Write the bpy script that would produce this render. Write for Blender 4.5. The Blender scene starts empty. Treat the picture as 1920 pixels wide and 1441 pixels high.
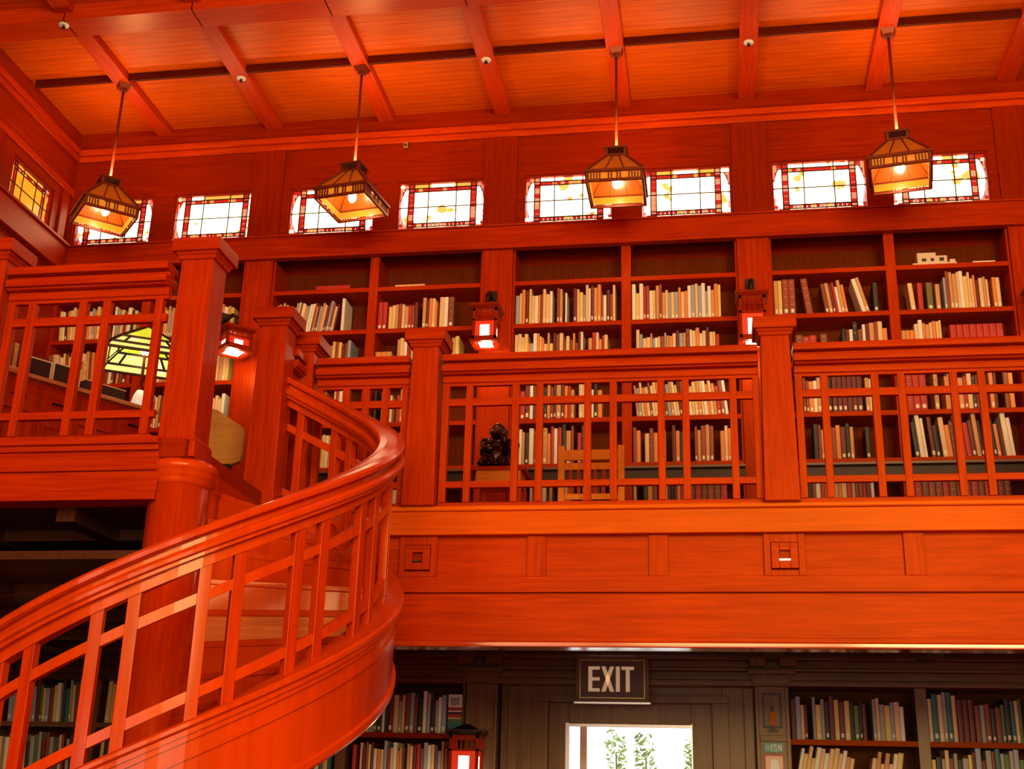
import bpy, bmesh, math, random
from mathutils import Vector, Matrix
PI = math.pi
rnd = random.Random(11)
sc = bpy.context.scene
COL = sc.collection

# ---------------------------------------------------------------- camera
YAW, PITCH, ROLL, FPX = .1673, .3375, .0274, 2287.05
def camera():
    cy, sy, cp, sp = math.cos(YAW), math.sin(YAW), math.cos(PITCH), math.sin(PITCH)
    cr, sr = math.cos(ROLL), math.sin(ROLL)
    right = Vector((cy, sy, 0)); fwd = Vector((-sy*cp, cy*cp, sp)); up = Vector((sy*sp, -cy*sp, cp))
    r = cr*right + sr*up; u = cr*up - sr*right
    cam = bpy.data.cameras.new('camera'); ob = bpy.data.objects.new('camera', cam); COL.objects.link(ob)
    ob.matrix_world = Matrix(((r.x, u.x, -fwd.x, 0), (r.y, u.y, -fwd.y, 0), (r.z, u.z, -fwd.z, 1.6), (0, 0, 0, 1)))
    cam.sensor_width = 36; cam.lens = FPX/1920*36; cam.clip_start = .05; cam.clip_end = 200
    sc.camera = ob
camera()

# ---------------------------------------------------------------- world, daylight, exposure
sc.view_settings.view_transform = 'Standard'; sc.view_settings.look = 'None'
sc.view_settings.gamma = 1; sc.view_settings.use_curve_mapping = False
sc.view_settings.exposure = 0.0
w = bpy.data.worlds.new('world'); sc.world = w; w.use_nodes = True
w.node_tree.nodes['Background'].inputs[0].default_value = (.95, .97, 1, 1)
w.node_tree.nodes['Background'].inputs[1].default_value = 2.2
sc.cycles.max_bounces = 8; sc.cycles.diffuse_bounces = 4; sc.cycles.glossy_bounces = 4
sc.cycles.transparent_max_bounces = 12; sc.cycles.sample_clamp_indirect = 4
sc.cycles.use_denoising = True; sc.cycles.caustics_reflective = False; sc.cycles.caustics_refractive = False

def area(name, loc, target, sx, sy, power, color):
    l = bpy.data.lights.new(name, 'AREA'); l.shape = 'RECTANGLE'; l.size = sx; l.size_y = sy
    l.energy = power; l.color = color
    o = bpy.data.objects.new(name, l); COL.objects.link(o); o.location = loc
    o.rotation_euler = (Vector(target)-Vector(loc)).to_track_quat('-Z', 'Y').to_euler()
    return o
def point(name, loc, power, color, rad=.04, parent=None):
    l = bpy.data.lights.new(name, 'POINT'); l.energy = power; l.color = color; l.shadow_soft_size = rad
    o = bpy.data.objects.new(name, l); COL.objects.link(o); o.location = loc
    if parent: o.parent = parent
    return o
# fill lights added behind the camera, around the unseen end-wall windows
WARM = (1, .72, .42)
for x, pw, c in ((-3.6, 230, (1, .58, .24)), (0.2, 440, (1, .76, .30)), (4.0, 920, (1, .88, .38))):
    area('upper_fill_light', (x, -4.9, 5.4), (x*.8, 9, 5.0), 3.2, 4.4, pw, c)
    area('lower_fill_light', (x, -4.9, 1.6), (x*.8, 9, 2.0), 2.4, 2.2, 90, (1, .92, .74))

# ---------------------------------------------------------------- materials
def new_mat(name):
    m = bpy.data.materials.new(name); m.use_nodes = True
    nt = m.node_tree; b = nt.nodes['Principled BSDF']
    return m, nt, b
def plain(name, c, rough=.6, metal=0, emit=None, es=0, spec=.5):
    m, nt, b = new_mat(name)
    b.inputs['Base Color'].default_value = (*c, 1); b.inputs['Roughness'].default_value = rough
    b.inputs['Metallic'].default_value = metal; b.inputs['Specular IOR Level'].default_value = spec
    if emit:
        b.inputs['Emission Color'].default_value = (*emit, 1); b.inputs['Emission Strength'].default_value = es
    return m
def wood(name, c1, c2, axis='z', rough=.4, coat=0, scale=1.0, planks=None, spec=.3, tint=(1, .36, .06)):
    m, nt, b = new_mat(name); N = nt.nodes; L = nt.links
    tc = N.new('ShaderNodeTexCoord'); mp = N.new('ShaderNodeMapping')
    s = {'x': (1.2, 26, 26), 'y': (26, 1.2, 26), 'z': (26, 26, 1.2)}[axis]
    mp.inputs['Scale'].default_value = tuple(v*scale for v in s)
    L.new(tc.outputs['Object'], mp.inputs[0])
    n = N.new('ShaderNodeTexNoise'); n.inputs['Scale'].default_value = 1.6; n.inputs['Detail'].default_value = 5
    n.inputs['Roughness'].default_value = .62; n.inputs['Distortion'].default_value = .6
    L.new(mp.outputs[0], n.inputs[0])
    r = N.new('ShaderNodeValToRGB'); r.color_ramp.elements[0].position = .3; r.color_ramp.elements[1].position = .72
    r.color_ramp.elements[0].color = (*c1, 1); r.color_ramp.elements[1].color = (*c2, 1)
    L.new(n.outputs[0], r.inputs[0])
    n2 = N.new('ShaderNodeTexNoise'); n2.inputs['Scale'].default_value = .9; n2.inputs['Detail'].default_value = 2
    L.new(tc.outputs['Object'], n2.inputs[0])
    mx = N.new('ShaderNodeMix'); mx.data_type = 'RGBA'; mx.blend_type = 'MULTIPLY'; mx.inputs[0].default_value = .45
    mr = N.new('ShaderNodeMapRange'); mr.inputs['From Min'].default_value = .3; mr.inputs['From Max'].default_value = .7
    mr.inputs['To Min'].default_value = .62; mr.inputs['To Max'].default_value = 1.15
    L.new(n2.outputs[0], mr.inputs[0]); L.new(r.outputs[0], mx.inputs[6]); L.new(mr.outputs[0], mx.inputs[7])
    out = mx.outputs[2]
    if planks:                                   # board joints across the grain
        sx = N.new('ShaderNodeSeparateXYZ'); L.new(tc.outputs['Object'], sx.inputs[0])
        a = N.new('ShaderNodeMath'); a.operation = 'FRACT'
        d = N.new('ShaderNodeMath'); d.operation = 'DIVIDE'; d.inputs[1].default_value = planks[1]
        L.new(sx.outputs['XYZ'.index(planks[0].upper())], d.inputs[0]); L.new(d.outputs[0], a.inputs[0])
        g = N.new('ShaderNodeMath'); g.operation = 'GREATER_THAN'; g.inputs[1].default_value = .07
        L.new(a.outputs[0], g.inputs[0])
        mk = N.new('ShaderNodeMapRange'); mk.inputs['To Min'].default_value = .55; mk.inputs['To Max'].default_value = 1
        L.new(g.outputs[0], mk.inputs[0])
        m3 = N.new('ShaderNodeMix'); m3.data_type = 'RGBA'; m3.blend_type = 'MULTIPLY'; m3.inputs[0].default_value = 1
        L.new(out, m3.inputs[6]); L.new(mk.outputs[0], m3.inputs[7]); out = m3.outputs[2]
    L.new(out, b.inputs['Base Color'])
    b.inputs['Roughness'].default_value = rough; b.inputs['Coat Weight'].default_value = coat
    b.inputs['Coat Roughness'].default_value = .14; b.inputs['Specular IOR Level'].default_value = spec; b.inputs['Specular Tint'].default_value = (*tint, 1)
    bp = N.new('ShaderNodeBump'); bp.inputs['Strength'].default_value = .06; bp.inputs['Distance'].default_value = .004
    L.new(n.outputs[0], bp.inputs['Height']); L.new(bp.outputs[0], b.inputs['Normal'])
    return m
RED1, RED2 = (.32, .012, .0006), (.53, .036, .0015)
POLISH = {a: wood('stair_mahogany_'+a, (.38, .018, .0008), (.58, .042, .0016), a, rough=.3, coat=.25, spec=.4) for a in 'xyz'}
POLISH['x'] = wood('stair_mahogany_bent', (.50, .034, .001), (.64, .052, .0018), 'z', rough=.28, coat=.3, scale=.25, spec=.4)
NOSE = wood('light_nosing', (.62, .08, .002), (.80, .14, .004), 'x', spec=.4, tint=(1, .5, .08))
BAND = wood('orange_band', (.50, .048, .001), (.68, .085, .003), 'x', spec=.35, tint=(1, .5, .08))
GLOSSY = wood('glossy_underside', (.40, .03, .002), (.53, .05, .003), 'x', rough=.12, coat=1, spec=.5, tint=(1, .7, .4))
BATTEN = wood('dark_batten', (.07, .005, .0005), (.12, .010, .001), 'x', rough=.5)
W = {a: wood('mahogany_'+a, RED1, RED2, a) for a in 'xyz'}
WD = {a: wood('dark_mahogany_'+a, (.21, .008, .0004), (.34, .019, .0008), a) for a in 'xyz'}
CEIL = wood('ceiling_veneer', (.56, .058, .001), (.80, .13, .003), 'x', rough=.36, coat=0, spec=.5, tint=(1, .40, .04), planks=('y', .075))
BEAM = {a: wood('beam_wood_'+a, (.44, .024, .001), (.68, .055, .002), a, rough=.36, spec=.4, tint=(1, .36, .05)) for a in 'xyz'}
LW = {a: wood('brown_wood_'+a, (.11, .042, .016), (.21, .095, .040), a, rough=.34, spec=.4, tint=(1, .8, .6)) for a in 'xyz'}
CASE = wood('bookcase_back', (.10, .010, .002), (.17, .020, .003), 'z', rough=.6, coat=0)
COPPER = plain('aged_copper', (.20, .028, .005), .42, .5)
BLACKM = plain('dark_metal', (.03, .012, .008), .4, .6)
BULB = plain('bulb_glow', (1, 1, 1), .3, 0, (1, .9, .66), 14)
AMBER = plain('amber_glass', (.6, .17, .012), .25, 0, (1, .36, .03), .35)
AMBER2 = plain('amber_glass_roof', (.42, .10, .008), .25, 0, (1, .28, .02), .05)
LAMPW = plain('lit_white_glass', (1, 1, 1), .3, 0, (1, .95, .82), 4)
LAMPR = plain('lit_red_glass', (.7, .03, .01), .3, 0, (1, .05, .01), .3)

# ---------------------------------------------------------------- mesh builder
class MB:
    def __init__(s): s.v = []; s.f = []; s.m = []; s.mi = 0; s.sm = []
    def quad(s, a, smooth=False):
        i = len(s.v); s.v += [tuple(p) for p in a]; s.f.append(tuple(range(i, i+len(a)))); s.m.append(s.mi); s.sm.append(smooth)
        return s
    def box(s, x0, x1, y0, y1, z0, z1):
        if x1 < x0: x0, x1 = x1, x0
        if y1 < y0: y0, y1 = y1, y0
        if z1 < z0: z0, z1 = z1, z0
        i = len(s.v)
        s.v += [(x0,y0,z0),(x1,y0,z0),(x1,y1,z0),(x0,y1,z0),(x0,y0,z1),(x1,y0,z1),(x1,y1,z1),(x0,y1,z1)]
        for q in ((0,3,2,1),(4,5,6,7),(0,1,5,4),(1,2,6,5),(2,3,7,6),(3,0,4,7)):
            s.f.append(tuple(i+k for k in q)); s.m.append(s.mi); s.sm.append(False)
        return s
    def loft(s, rings, closed=True, smooth=False, caps=True):
        i = len(s.v); n = len(rings[0])
        for r in rings: s.v += [tuple(p) for p in r]
        for j in range(len(rings)-1):
            for k in range(n if closed else n-1):
                a = i+j*n+k; b = i+j*n+(k+1) % n
                s.f.append((a, b, b+n, a+n)); s.m.append(s.mi); s.sm.append(smooth)
        if caps:
            s.f.append(tuple(i+k for k in range(n))[::-1]); s.m.append(s.mi); s.sm.append(False)
            s.f.append(tuple(i+(len(rings)-1)*n+k for k in range(n))); s.m.append(s.mi); s.sm.append(False)
        return s
    def frust(s, cx, cy, z0, z1, a0, a1, b0=None, b1=None):
        b0 = a0 if b0 is None else b0; b1 = a1 if b1 is None else b1
        R = lambda a, b, z: [(cx-a, cy-b, z), (cx+a, cy-b, z), (cx+a, cy+b, z), (cx-a, cy+b, z)]
        return s.loft([R(a0, b0, z0), R(a1, b1, z1)])
    def tube(s, pts, r, n=10, smooth=True):
        rings = []
        for j, p in enumerate(pts):
            p = Vector(p); a = Vector(pts[max(j-1, 0)]); b = Vector(pts[min(j+1, len(pts)-1)])
            d = (b-a).normalized(); u = d.orthogonal().normalized() if abs(d.z) < .99 else Vector((1, 0, 0)); v = d.cross(u)
            rr = r[j] if isinstance(r, (list, tuple)) else r
            rings.append([p+u*(rr*math.cos(2*PI*k/n))+v*(rr*math.sin(2*PI*k/n)) for k in range(n)])
        return s.loft(rings, smooth=smooth)
    def lathe(s, cx, cy, prof, n=40):
        return s.loft([[(cx+r*math.cos(2*PI*k/n), cy+r*math.sin(2*PI*k/n), z) for k in range(n)] for r, z in prof], smooth=True)
    def ball(s, c, r, n=14, sz=None):
        sx, sy, sz_ = (r, r, r) if sz is None else sz
        rings = []
        for j in range(1, n):
            t = PI*j/n
            rings.append([(c[0]+sx*math.sin(t)*math.cos(2*PI*k/n), c[1]+sy*math.sin(t)*math.sin(2*PI*k/n), c[2]-sz_*math.cos(t)) for k in range(n)])
        return s.loft(rings, smooth=True)
    def mesh(s, name, mats):
        me = bpy.data.meshes.new(name); me.from_pydata(s.v, [], s.f)
        for m in (mats if isinstance(mats, (list, tuple)) else [mats]): me.materials.append(m)
        me.polygons.foreach_set('material_index', s.m); me.polygons.foreach_set('use_smooth', s.sm)
        bm = bmesh.new(); bm.from_mesh(me); bmesh.ops.recalc_face_normals(bm, faces=bm.faces); bm.to_mesh(me); bm.free()
        return me
    def build(s, name, mats, parent=None, bevel=0):
        o = bpy.data.objects.new(name, s.mesh(name, mats)); COL.objects.link(o)
        if parent: o.parent = parent
        if bevel:
            b = o.modifiers.new('edge', 'BEVEL'); b.width = bevel; b.segments = 2; b.limit_method = 'ANGLE'
            o.modifiers.new('wn', 'WEIGHTED_NORMAL')
        return o
def tag(o, label, cat, group=None, kind=None):
    o['label'] = label; o['category'] = cat
    if group: o['group'] = group
    if kind: o['kind'] = kind
    return o
def empty(name, loc=(0, 0, 0), rz=0):
    o = bpy.data.objects.new(name, None); COL.objects.link(o); o.location = loc; o.rotation_euler = (0, 0, rz)
    o.empty_display_size = .1
    return o
def struct(mb, name, mats, label, cat, parent=None, bevel=0):
    o = mb.build(name, mats, parent, bevel); return tag(o, label, cat, kind='structure')
def copy_tree(o, parent=None):
    c = o.copy(); COL.objects.link(c); c.parent = parent
    for ch in list(o.children): copy_tree(ch, c)
    return c
ROWS = [
    ('A1', -4.342, -3.641, 'thin', 0.27, 0.34, 8),
    ('A1', -3.618, -3.585, 'pale', 0.36, 0.36, 0),
    ('A2', -3.24, -3.129, 'red', 0.3, 0.3, 0),
    ('A2', -3.123, -2.821, 'mix', 0.24, 0.29, 0),
    ('A2', -2.777, -2.613, 'mix', 0.28, 0.34, 0),
    ('A2', -2.603, -2.526, 'pale', 0.33, 0.33, 0),
    ('A2', -2.521, -2.429, 'brown', 0.33, 0.33, 0),
    ('A2', -2.407, -2.364, 'brown', 0.28, 0.28, 0),
    ('A3', -1.854, -1.33, 'mix', 0.3, 0.38, 0),
    ('A3', -1.309, -0.861, 'mix', 0.28, 0.42, 0),
    ('A4', -0.696, -0.47, 'mix', 0.28, 0.4, 0),
    ('A4', -0.459, 0.17, 'mix', 0.28, 0.38, 0),
    ('A5', 0.664, 0.728, 'pale', 0.36, 0.36, 0),
    ('A5', 0.733, 0.896, 'set_brown', 0.37, 0.37, 0),
    ('A5', 0.916, 1.063, 'set_brown', 0.37, 0.37, -7),
    ('A5', 1.092, 1.346, 'mix', 0.27, 0.36, -7),
    ('A5', 1.375, 1.539, 'pale', 0.34, 0.4, -14),
    ('A5', 1.578, 1.617, 'dark', 0.3, 0.3, 0),
    ('A6', 1.809, 1.876, 'pale', 0.22, 0.22, -25),
    ('A6', 1.895, 1.971, 'pale', 0.27, 0.28, -4),
    ('A6', 1.981, 2.057, 'red', 0.28, 0.28, 0),
    ('A6', 2.062, 2.138, 'olive', 0.28, 0.28, 0),
    ('A6', 2.142, 2.209, 'orange', 0.26, 0.26, 0),
    ('A6', 2.218, 2.716, 'mix', 0.28, 0.4, 0),
    ('B1', -3.781, -3.504, 'mix', 0.34, 0.4, 0),
    ('B2', -3.245, -3.031, 'set_orange', 0.26, 0.26, 0),
    ('B2', -3.015, -2.846, 'mix', 0.34, 0.42, 0),
    ('B2', -2.463, -2.372, 'pale', 0.34, 0.42, 0),
    ('B3', -1.866, -0.934, 'mix', 0.28, 0.44, 0),
    ('B4', -0.703, 0.13, 'mix', 0.3, 0.44, 0),
    ('B5', 0.845, 1.21, 'set_worn', 0.27, 0.31, 0),
    ('B5', 1.219, 1.708, 'gap', 0.3, 0.42, 0),
    ('B6', 1.803, 1.908, 'orange', 0.3, 0.3, 0),
    ('B6', 1.917, 2.228, 'mix', 0.34, 0.42, 0),
    ('B6', 2.237, 2.711, 'set_red', 0.34, 0.34, 0),
    ('C1', -3.842, -3.542, 'mix', 0.3, 0.37, 0),
    ('C2', -3.217, -2.842, 'gap', 0.28, 0.37, 0),
    ('C3', -1.766, -0.923, 'gap', 0.28, 0.4, 0),
    ('C4', -0.722, 0.218, 'mix', 0.28, 0.38, -6),
    ('C5', 0.847, 1.134, 'gap', 0.3, 0.38, 0),
    ('C5', 1.143, 1.427, 'set_dark', 0.36, 0.36, 0),
    ('C5', 1.441, 1.582, 'pale', 0.3, 0.36, 0),
    ('C6', 1.793, 2.025, 'set_red', 0.35, 0.35, 0),
    ('C6', 2.048, 2.735, 'gap', 0.3, 0.4, 0),
    ('D2', -2.966, -2.845, 'mix', 0.3, 0.4, 0),
    ('D3', -1.771, -1.124, 'gap', 0.3, 0.4, 0),
    ('D4', -0.715, 0.229, 'gap', 0.28, 0.36, 0),
    ('D5', 0.826, 1.483, 'gap', 0.28, 0.34, 0),
    ('D6', 1.784, 2.693, 'gap', 0.3, 0.42, -4),
    ('D1', -3.778, -3.509, 'pale', 0.3, 0.36, 0),
    ('E2', -2.975, -2.819, 'pale', 0.3, 0.36, 0),
    ('E3', -1.76, -0.973, 'gap', 0.25, 0.34, 0),
    ('E4', -0.718, -0.193, 'gap', 0.25, 0.34, 0),
    ('E4', -0.184, 0.214, 'set_worn', 0.3, 0.34, 0),
    ('E5', 0.803, 1.498, 'gap', 0.28, 0.34, 0),
    ('E6', 1.772, 2.647, 'set_worn', 0.28, 0.34, 0),
    ('L5', 0.631, 1.573, 'dark_mix', 0.27, 0.36, 0),
    ('L6', 1.736, 1.979, 'green_pale', 0.34, 0.42, 0),
    ('L6', 1.987, 2.118, 'set_dark', 0.34, 0.34, 0),
    ('L6', 2.127, 2.526, 'dark_mix', 0.27, 0.36, 0),
    ('L2', -3.177, -2.34, 'dark_mix', 0.25, 0.36, 0),
    ('M5', 0.617, 1.165, 'pale', 0.28, 0.4, 12),
    ('M5', 1.23, 1.551, 'pale', 0.26, 0.36, 10),
    ('M6', 1.713, 2.497, 'dark_mix', 0.3, 0.4, 0),
    ('M2', -3.49, -2.317, 'mix', 0.28, 0.38, 0),
    ('A0', -6.7, -6.2, 'mix', 0.28, 0.38, -5),
    ('A0', -6.1, -5.8, 'gap', 0.28, 0.38, 0),
    ('A0', -5.6, -5.15, 'mix', 0.28, 0.38, 0),
    ('A0', -5.1, -4.75, 'pale', 0.28, 0.36, 0),
    ('B0', -6.7, -6.2, 'mix', 0.28, 0.38, -5),
    ('B0', -6.1, -5.8, 'gap', 0.28, 0.38, 0),
    ('B0', -5.6, -5.15, 'mix', 0.28, 0.38, 0),
    ('B0', -5.1, -4.75, 'pale', 0.28, 0.36, 0),
    ('C0', -6.7, -6.2, 'mix', 0.28, 0.38, -5),
    ('C0', -6.1, -5.8, 'gap', 0.28, 0.38, 0),
    ('C0', -5.6, -5.15, 'mix', 0.28, 0.38, 0),
    ('C0', -5.1, -4.75, 'pale', 0.28, 0.36, 0),
    ('L0', -6.7, -5.75, 'dark_mix', 0.3, 0.4, -4),
    ('L0', -5.6, -4.7, 'dark_mix', 0.28, 0.38, 0),
    ('M0', -6.7, -5.75, 'dark_mix', 0.3, 0.4, -4),
    ('M0', -5.6, -4.7, 'dark_mix', 0.28, 0.38, 0),
    ('L1', -4.3, -3.4, 'dark_mix', 0.28, 0.38, 0),
    ('L1', -3.2, -2.9, 'dark_mix', 0.28, 0.38, 0),
    ('M1', -4.3, -3.4, 'dark_mix', 0.28, 0.38, 0),
    ('M1', -3.2, -2.9, 'dark_mix', 0.28, 0.38, 0),
]

# ---------------------------------------------------------------- key dimensions
P = 2.5; X0 = -2.017                       # structural bay, first post
YR, YW, YC = 8.213, 10.919, 9.843          # railing plane, wall plane, ceiling strip
ZF = 3.61; ZC = 8.56                       # gallery floor, ceiling
XL, XR, YB = -6.75, 7.4, -5.2              # left, right wall; wall behind the camera
PIL = [X0+P*i for i in (-1, 0, 1, 2)]      # pilaster centres on the back wall
WINX = [(-6.684,-5.791),(-5.554,-4.635),(-4.271,-3.332),(-3.1,-2.169),(-1.78,-.866),(-.602,.306),(.689,1.61),(1.819,2.735),(3.17,4.09)]
WZ0, WZ1 = 7.195, 7.752

# ---------------------------------------------------------------- room shell
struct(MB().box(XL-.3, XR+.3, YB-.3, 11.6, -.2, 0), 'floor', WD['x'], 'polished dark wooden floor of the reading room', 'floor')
struct(MB().box(XL-.3, XR+.3, YB-.3, 11.6, ZC, ZC+.2), 'ceiling', CEIL, 'glossy orange wooden ceiling of narrow boards', 'ceiling')
mb = MB()                                   # upper back wall with window openings
xs = XL
for a, b in WINX:
    mb.box(xs, a, YW, 11.35, WZ0, WZ1); xs = b
mb.box(xs, XR, YW, 11.35, WZ0, WZ1)
mb.box(XL, XR, YW, 11.35, WZ1, ZC)
mb.box(XL, XR, YW, 11.35, 7.15, WZ0)
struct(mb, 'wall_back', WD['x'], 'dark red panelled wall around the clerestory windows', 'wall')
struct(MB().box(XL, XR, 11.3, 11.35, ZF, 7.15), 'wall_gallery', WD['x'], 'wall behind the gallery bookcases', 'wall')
LDX0, LDX1, LDZ = -1.45, -.03, 2.53
mb = MB().box(XL, LDX0, 11.3, 11.35, 0, ZF).box(LDX1, XR, 11.3, 11.35, 0, ZF).box(LDX0, LDX1, 11.3, 11.35, LDZ, ZF)
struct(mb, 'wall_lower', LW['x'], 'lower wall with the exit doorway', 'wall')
LY0, LY1, LZ0, LZ1 = 9.80, 10.58, 7.19, 7.68
mb = MB().box(XL-.3, XL, YB, LY0, 0, ZC).box(XL-.3, XL, LY1, 11.35, 0, ZC).box(XL-.3, XL, LY0, LY1, 0, LZ0).box(XL-.3, XL, LY0, LY1, LZ1, ZC)
struct(mb, 'wall_left', WD['y'], 'dark red wooden side wall at the left end', 'wall')
struct(MB().box(XR, XR+.3, YB, 11.35, 0, ZC), 'wall_right', W['y'], 'wooden side wall at the right end', 'wall')
struct(MB().box(XL-.3, XR+.3, YB-.3, YB, 0, ZC), 'wall_front', W['x'], 'wooden end wall behind the viewer', 'wall')

# fascia beam under the windows, crown and mouldings
tn = [0]
def trim(mb, m, label, cat='trim', bevel=0):
    tn[0] += 1; return struct(mb, 'trim_%d' % tn[0], m, label, cat, bevel=bevel)
mb = MB().box(XL, XR, 10.85, YW, 6.935, 7.15).box(XL, XR, 10.83, YW, 6.90, 6.935).box(XL, XR, 10.835, YW, 7.15, 7.17)
trim(mb, W['x'], 'broad red wooden fascia running under the row of leaded windows', 'fascia', .006)
mb = MB().box(XL, XR, 10.86, YW, 8.27, 8.34).box(XL, XR, 10.89, YW, 8.20, 8.27)
trim(mb, BEAM['x'], 'thin crown moulding along the top of the back wall', 'moulding', .01)
mb = MB().box(XL, XL+.06, YB, 10.86, 8.27, 8.34).box(XL, XL+.04, YB, 10.89, 8.20, 8.27).box(XL, XL+.03, YB, YW, 7.78, 7.86)
trim(mb, W['y'], 'crown moulding along the top of the left wall', 'moulding', .01)
mb = MB().box(XL, XL+.09, YB, 10.83, 6.86, 7.14).box(XL, XL+.12, YB, 10.83, 7.14, 7.17)
trim(mb, W['y'], 'sill beam under the small window of the left wall', 'sill', .006)
for p, nm in zip(PIL, ('second and third', 'fourth and fifth', 'sixth and seventh', 'eighth and ninth')):
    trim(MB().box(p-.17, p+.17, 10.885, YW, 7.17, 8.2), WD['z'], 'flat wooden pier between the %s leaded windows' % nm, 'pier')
for y, nm in ((9.45, 'near'), (10.7, 'corner')):
    trim(MB().box(XL, XL+.03, y, y+.12, 7.17, 7.78), WD['z'], 'flat pier on the %s side of the small left wall window' % nm, 'pier')

# ceiling beams
nb = 0
for i in range(-4, 5):
    x = X0+1.25*i
    if x < XL+.2 or x > XR-.2: continue
    tag(MB().box(x-.085, x+.085, YB, YW, 8.477, ZC).build('ceiling_beam', BEAM['y'], bevel=.006), 'cross beam of the ceiling running back to the window wall, %s from the left wall' % ['first', 'second', 'third', 'fourth', 'fifth', 'sixth', 'seventh', 'eighth', 'ninth', 'tenth'][nb], 'beam', 'ceiling cross beams', 'structure'); nb += 1
XB = [XL]+[X0+1.25*i for i in range(-3, 8)]
for (y0, y1, z0) in ((YC, YC+.03, 8.479), (8.72, 8.98, 8.40)):
    mb = MB()
    for i in range(-4, 7):
        a = X0+1.25*i+.085; b = X0+1.25*(i+1)-.085
        if i == -4: a = X0+1.25*-4+.3
        if b > XR: b = XR-.05
        if a < XL+.05: a = XL+.05
        if z0 < 8.45: mb.box(a-.09, b+.09, y0, y1, z0, 8.476) if b > a else 0
        mb.box(a, b, y0, y1, max(z0, 8.476), ZC)
    tag(mb.build('ceiling_beam', BATTEN if z0 > 8.45 else BEAM['x']), 'long %s strip beam of the ceiling running from side to side' % ('thin dark' if z0 > 8.45 else 'deep'), 'beam', None, 'structure')

# ---------------------------------------------------------------- leaded windows
def stained(name, c, es, c2=None):
    m, nt, b = new_mat(name); N = nt.nodes; L = nt.links
    b.inputs['Base Color'].default_value = (*c, 1); b.inputs['Roughness'].default_value = .2
    b.inputs['Emission Strength'].default_value = es
    if c2:
        tc = N.new('ShaderNodeTexCoord'); n = N.new('ShaderNodeTexNoise'); n.inputs['Scale'].default_value = 5.5; n.inputs['Detail'].default_value = 5
        oi = N.new('ShaderNodeObjectInfo'); ad = N.new('ShaderNodeVectorMath'); ad.operation = 'ADD'
        L.new(tc.outputs['Object'], ad.inputs[0]); L.new(oi.outputs['Location'], ad.inputs[1])
        L.new(ad.outputs[0], n.inputs[0]); r = N.new('ShaderNodeValToRGB')
        r.color_ramp.elements[0].position = .57; r.color_ramp.elements[1].position = .62
        r.color_ramp.elements[0].color = (*c, 1); r.color_ramp.elements[1].color = (*c2, 1)
        L.new(n.outputs[0], r.inputs[0]); L.new(r.outputs[0], b.inputs['Emission Color'])
    else: b.inputs['Emission Color'].default_value = (*c, 1)
    return m
G_W = stained('daylit_clear_glass', (1, .74, .42), 6, (.15, .050, .003))
G_R = stained('daylit_red_glass', (.42, .012, .006), .8)
G_O = stained('daylit_amber_glass', (1, .38, .06), .9)
G_P = stained('daylit_pink_glass', (1, .30, .16), .6)
G_Y = stained('evening_amber_glass', (1, .36, .02), .75, (1, .24, .01))
LEAD = plain('lead_came', (.02, .012, .012), .5, .3)
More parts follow.
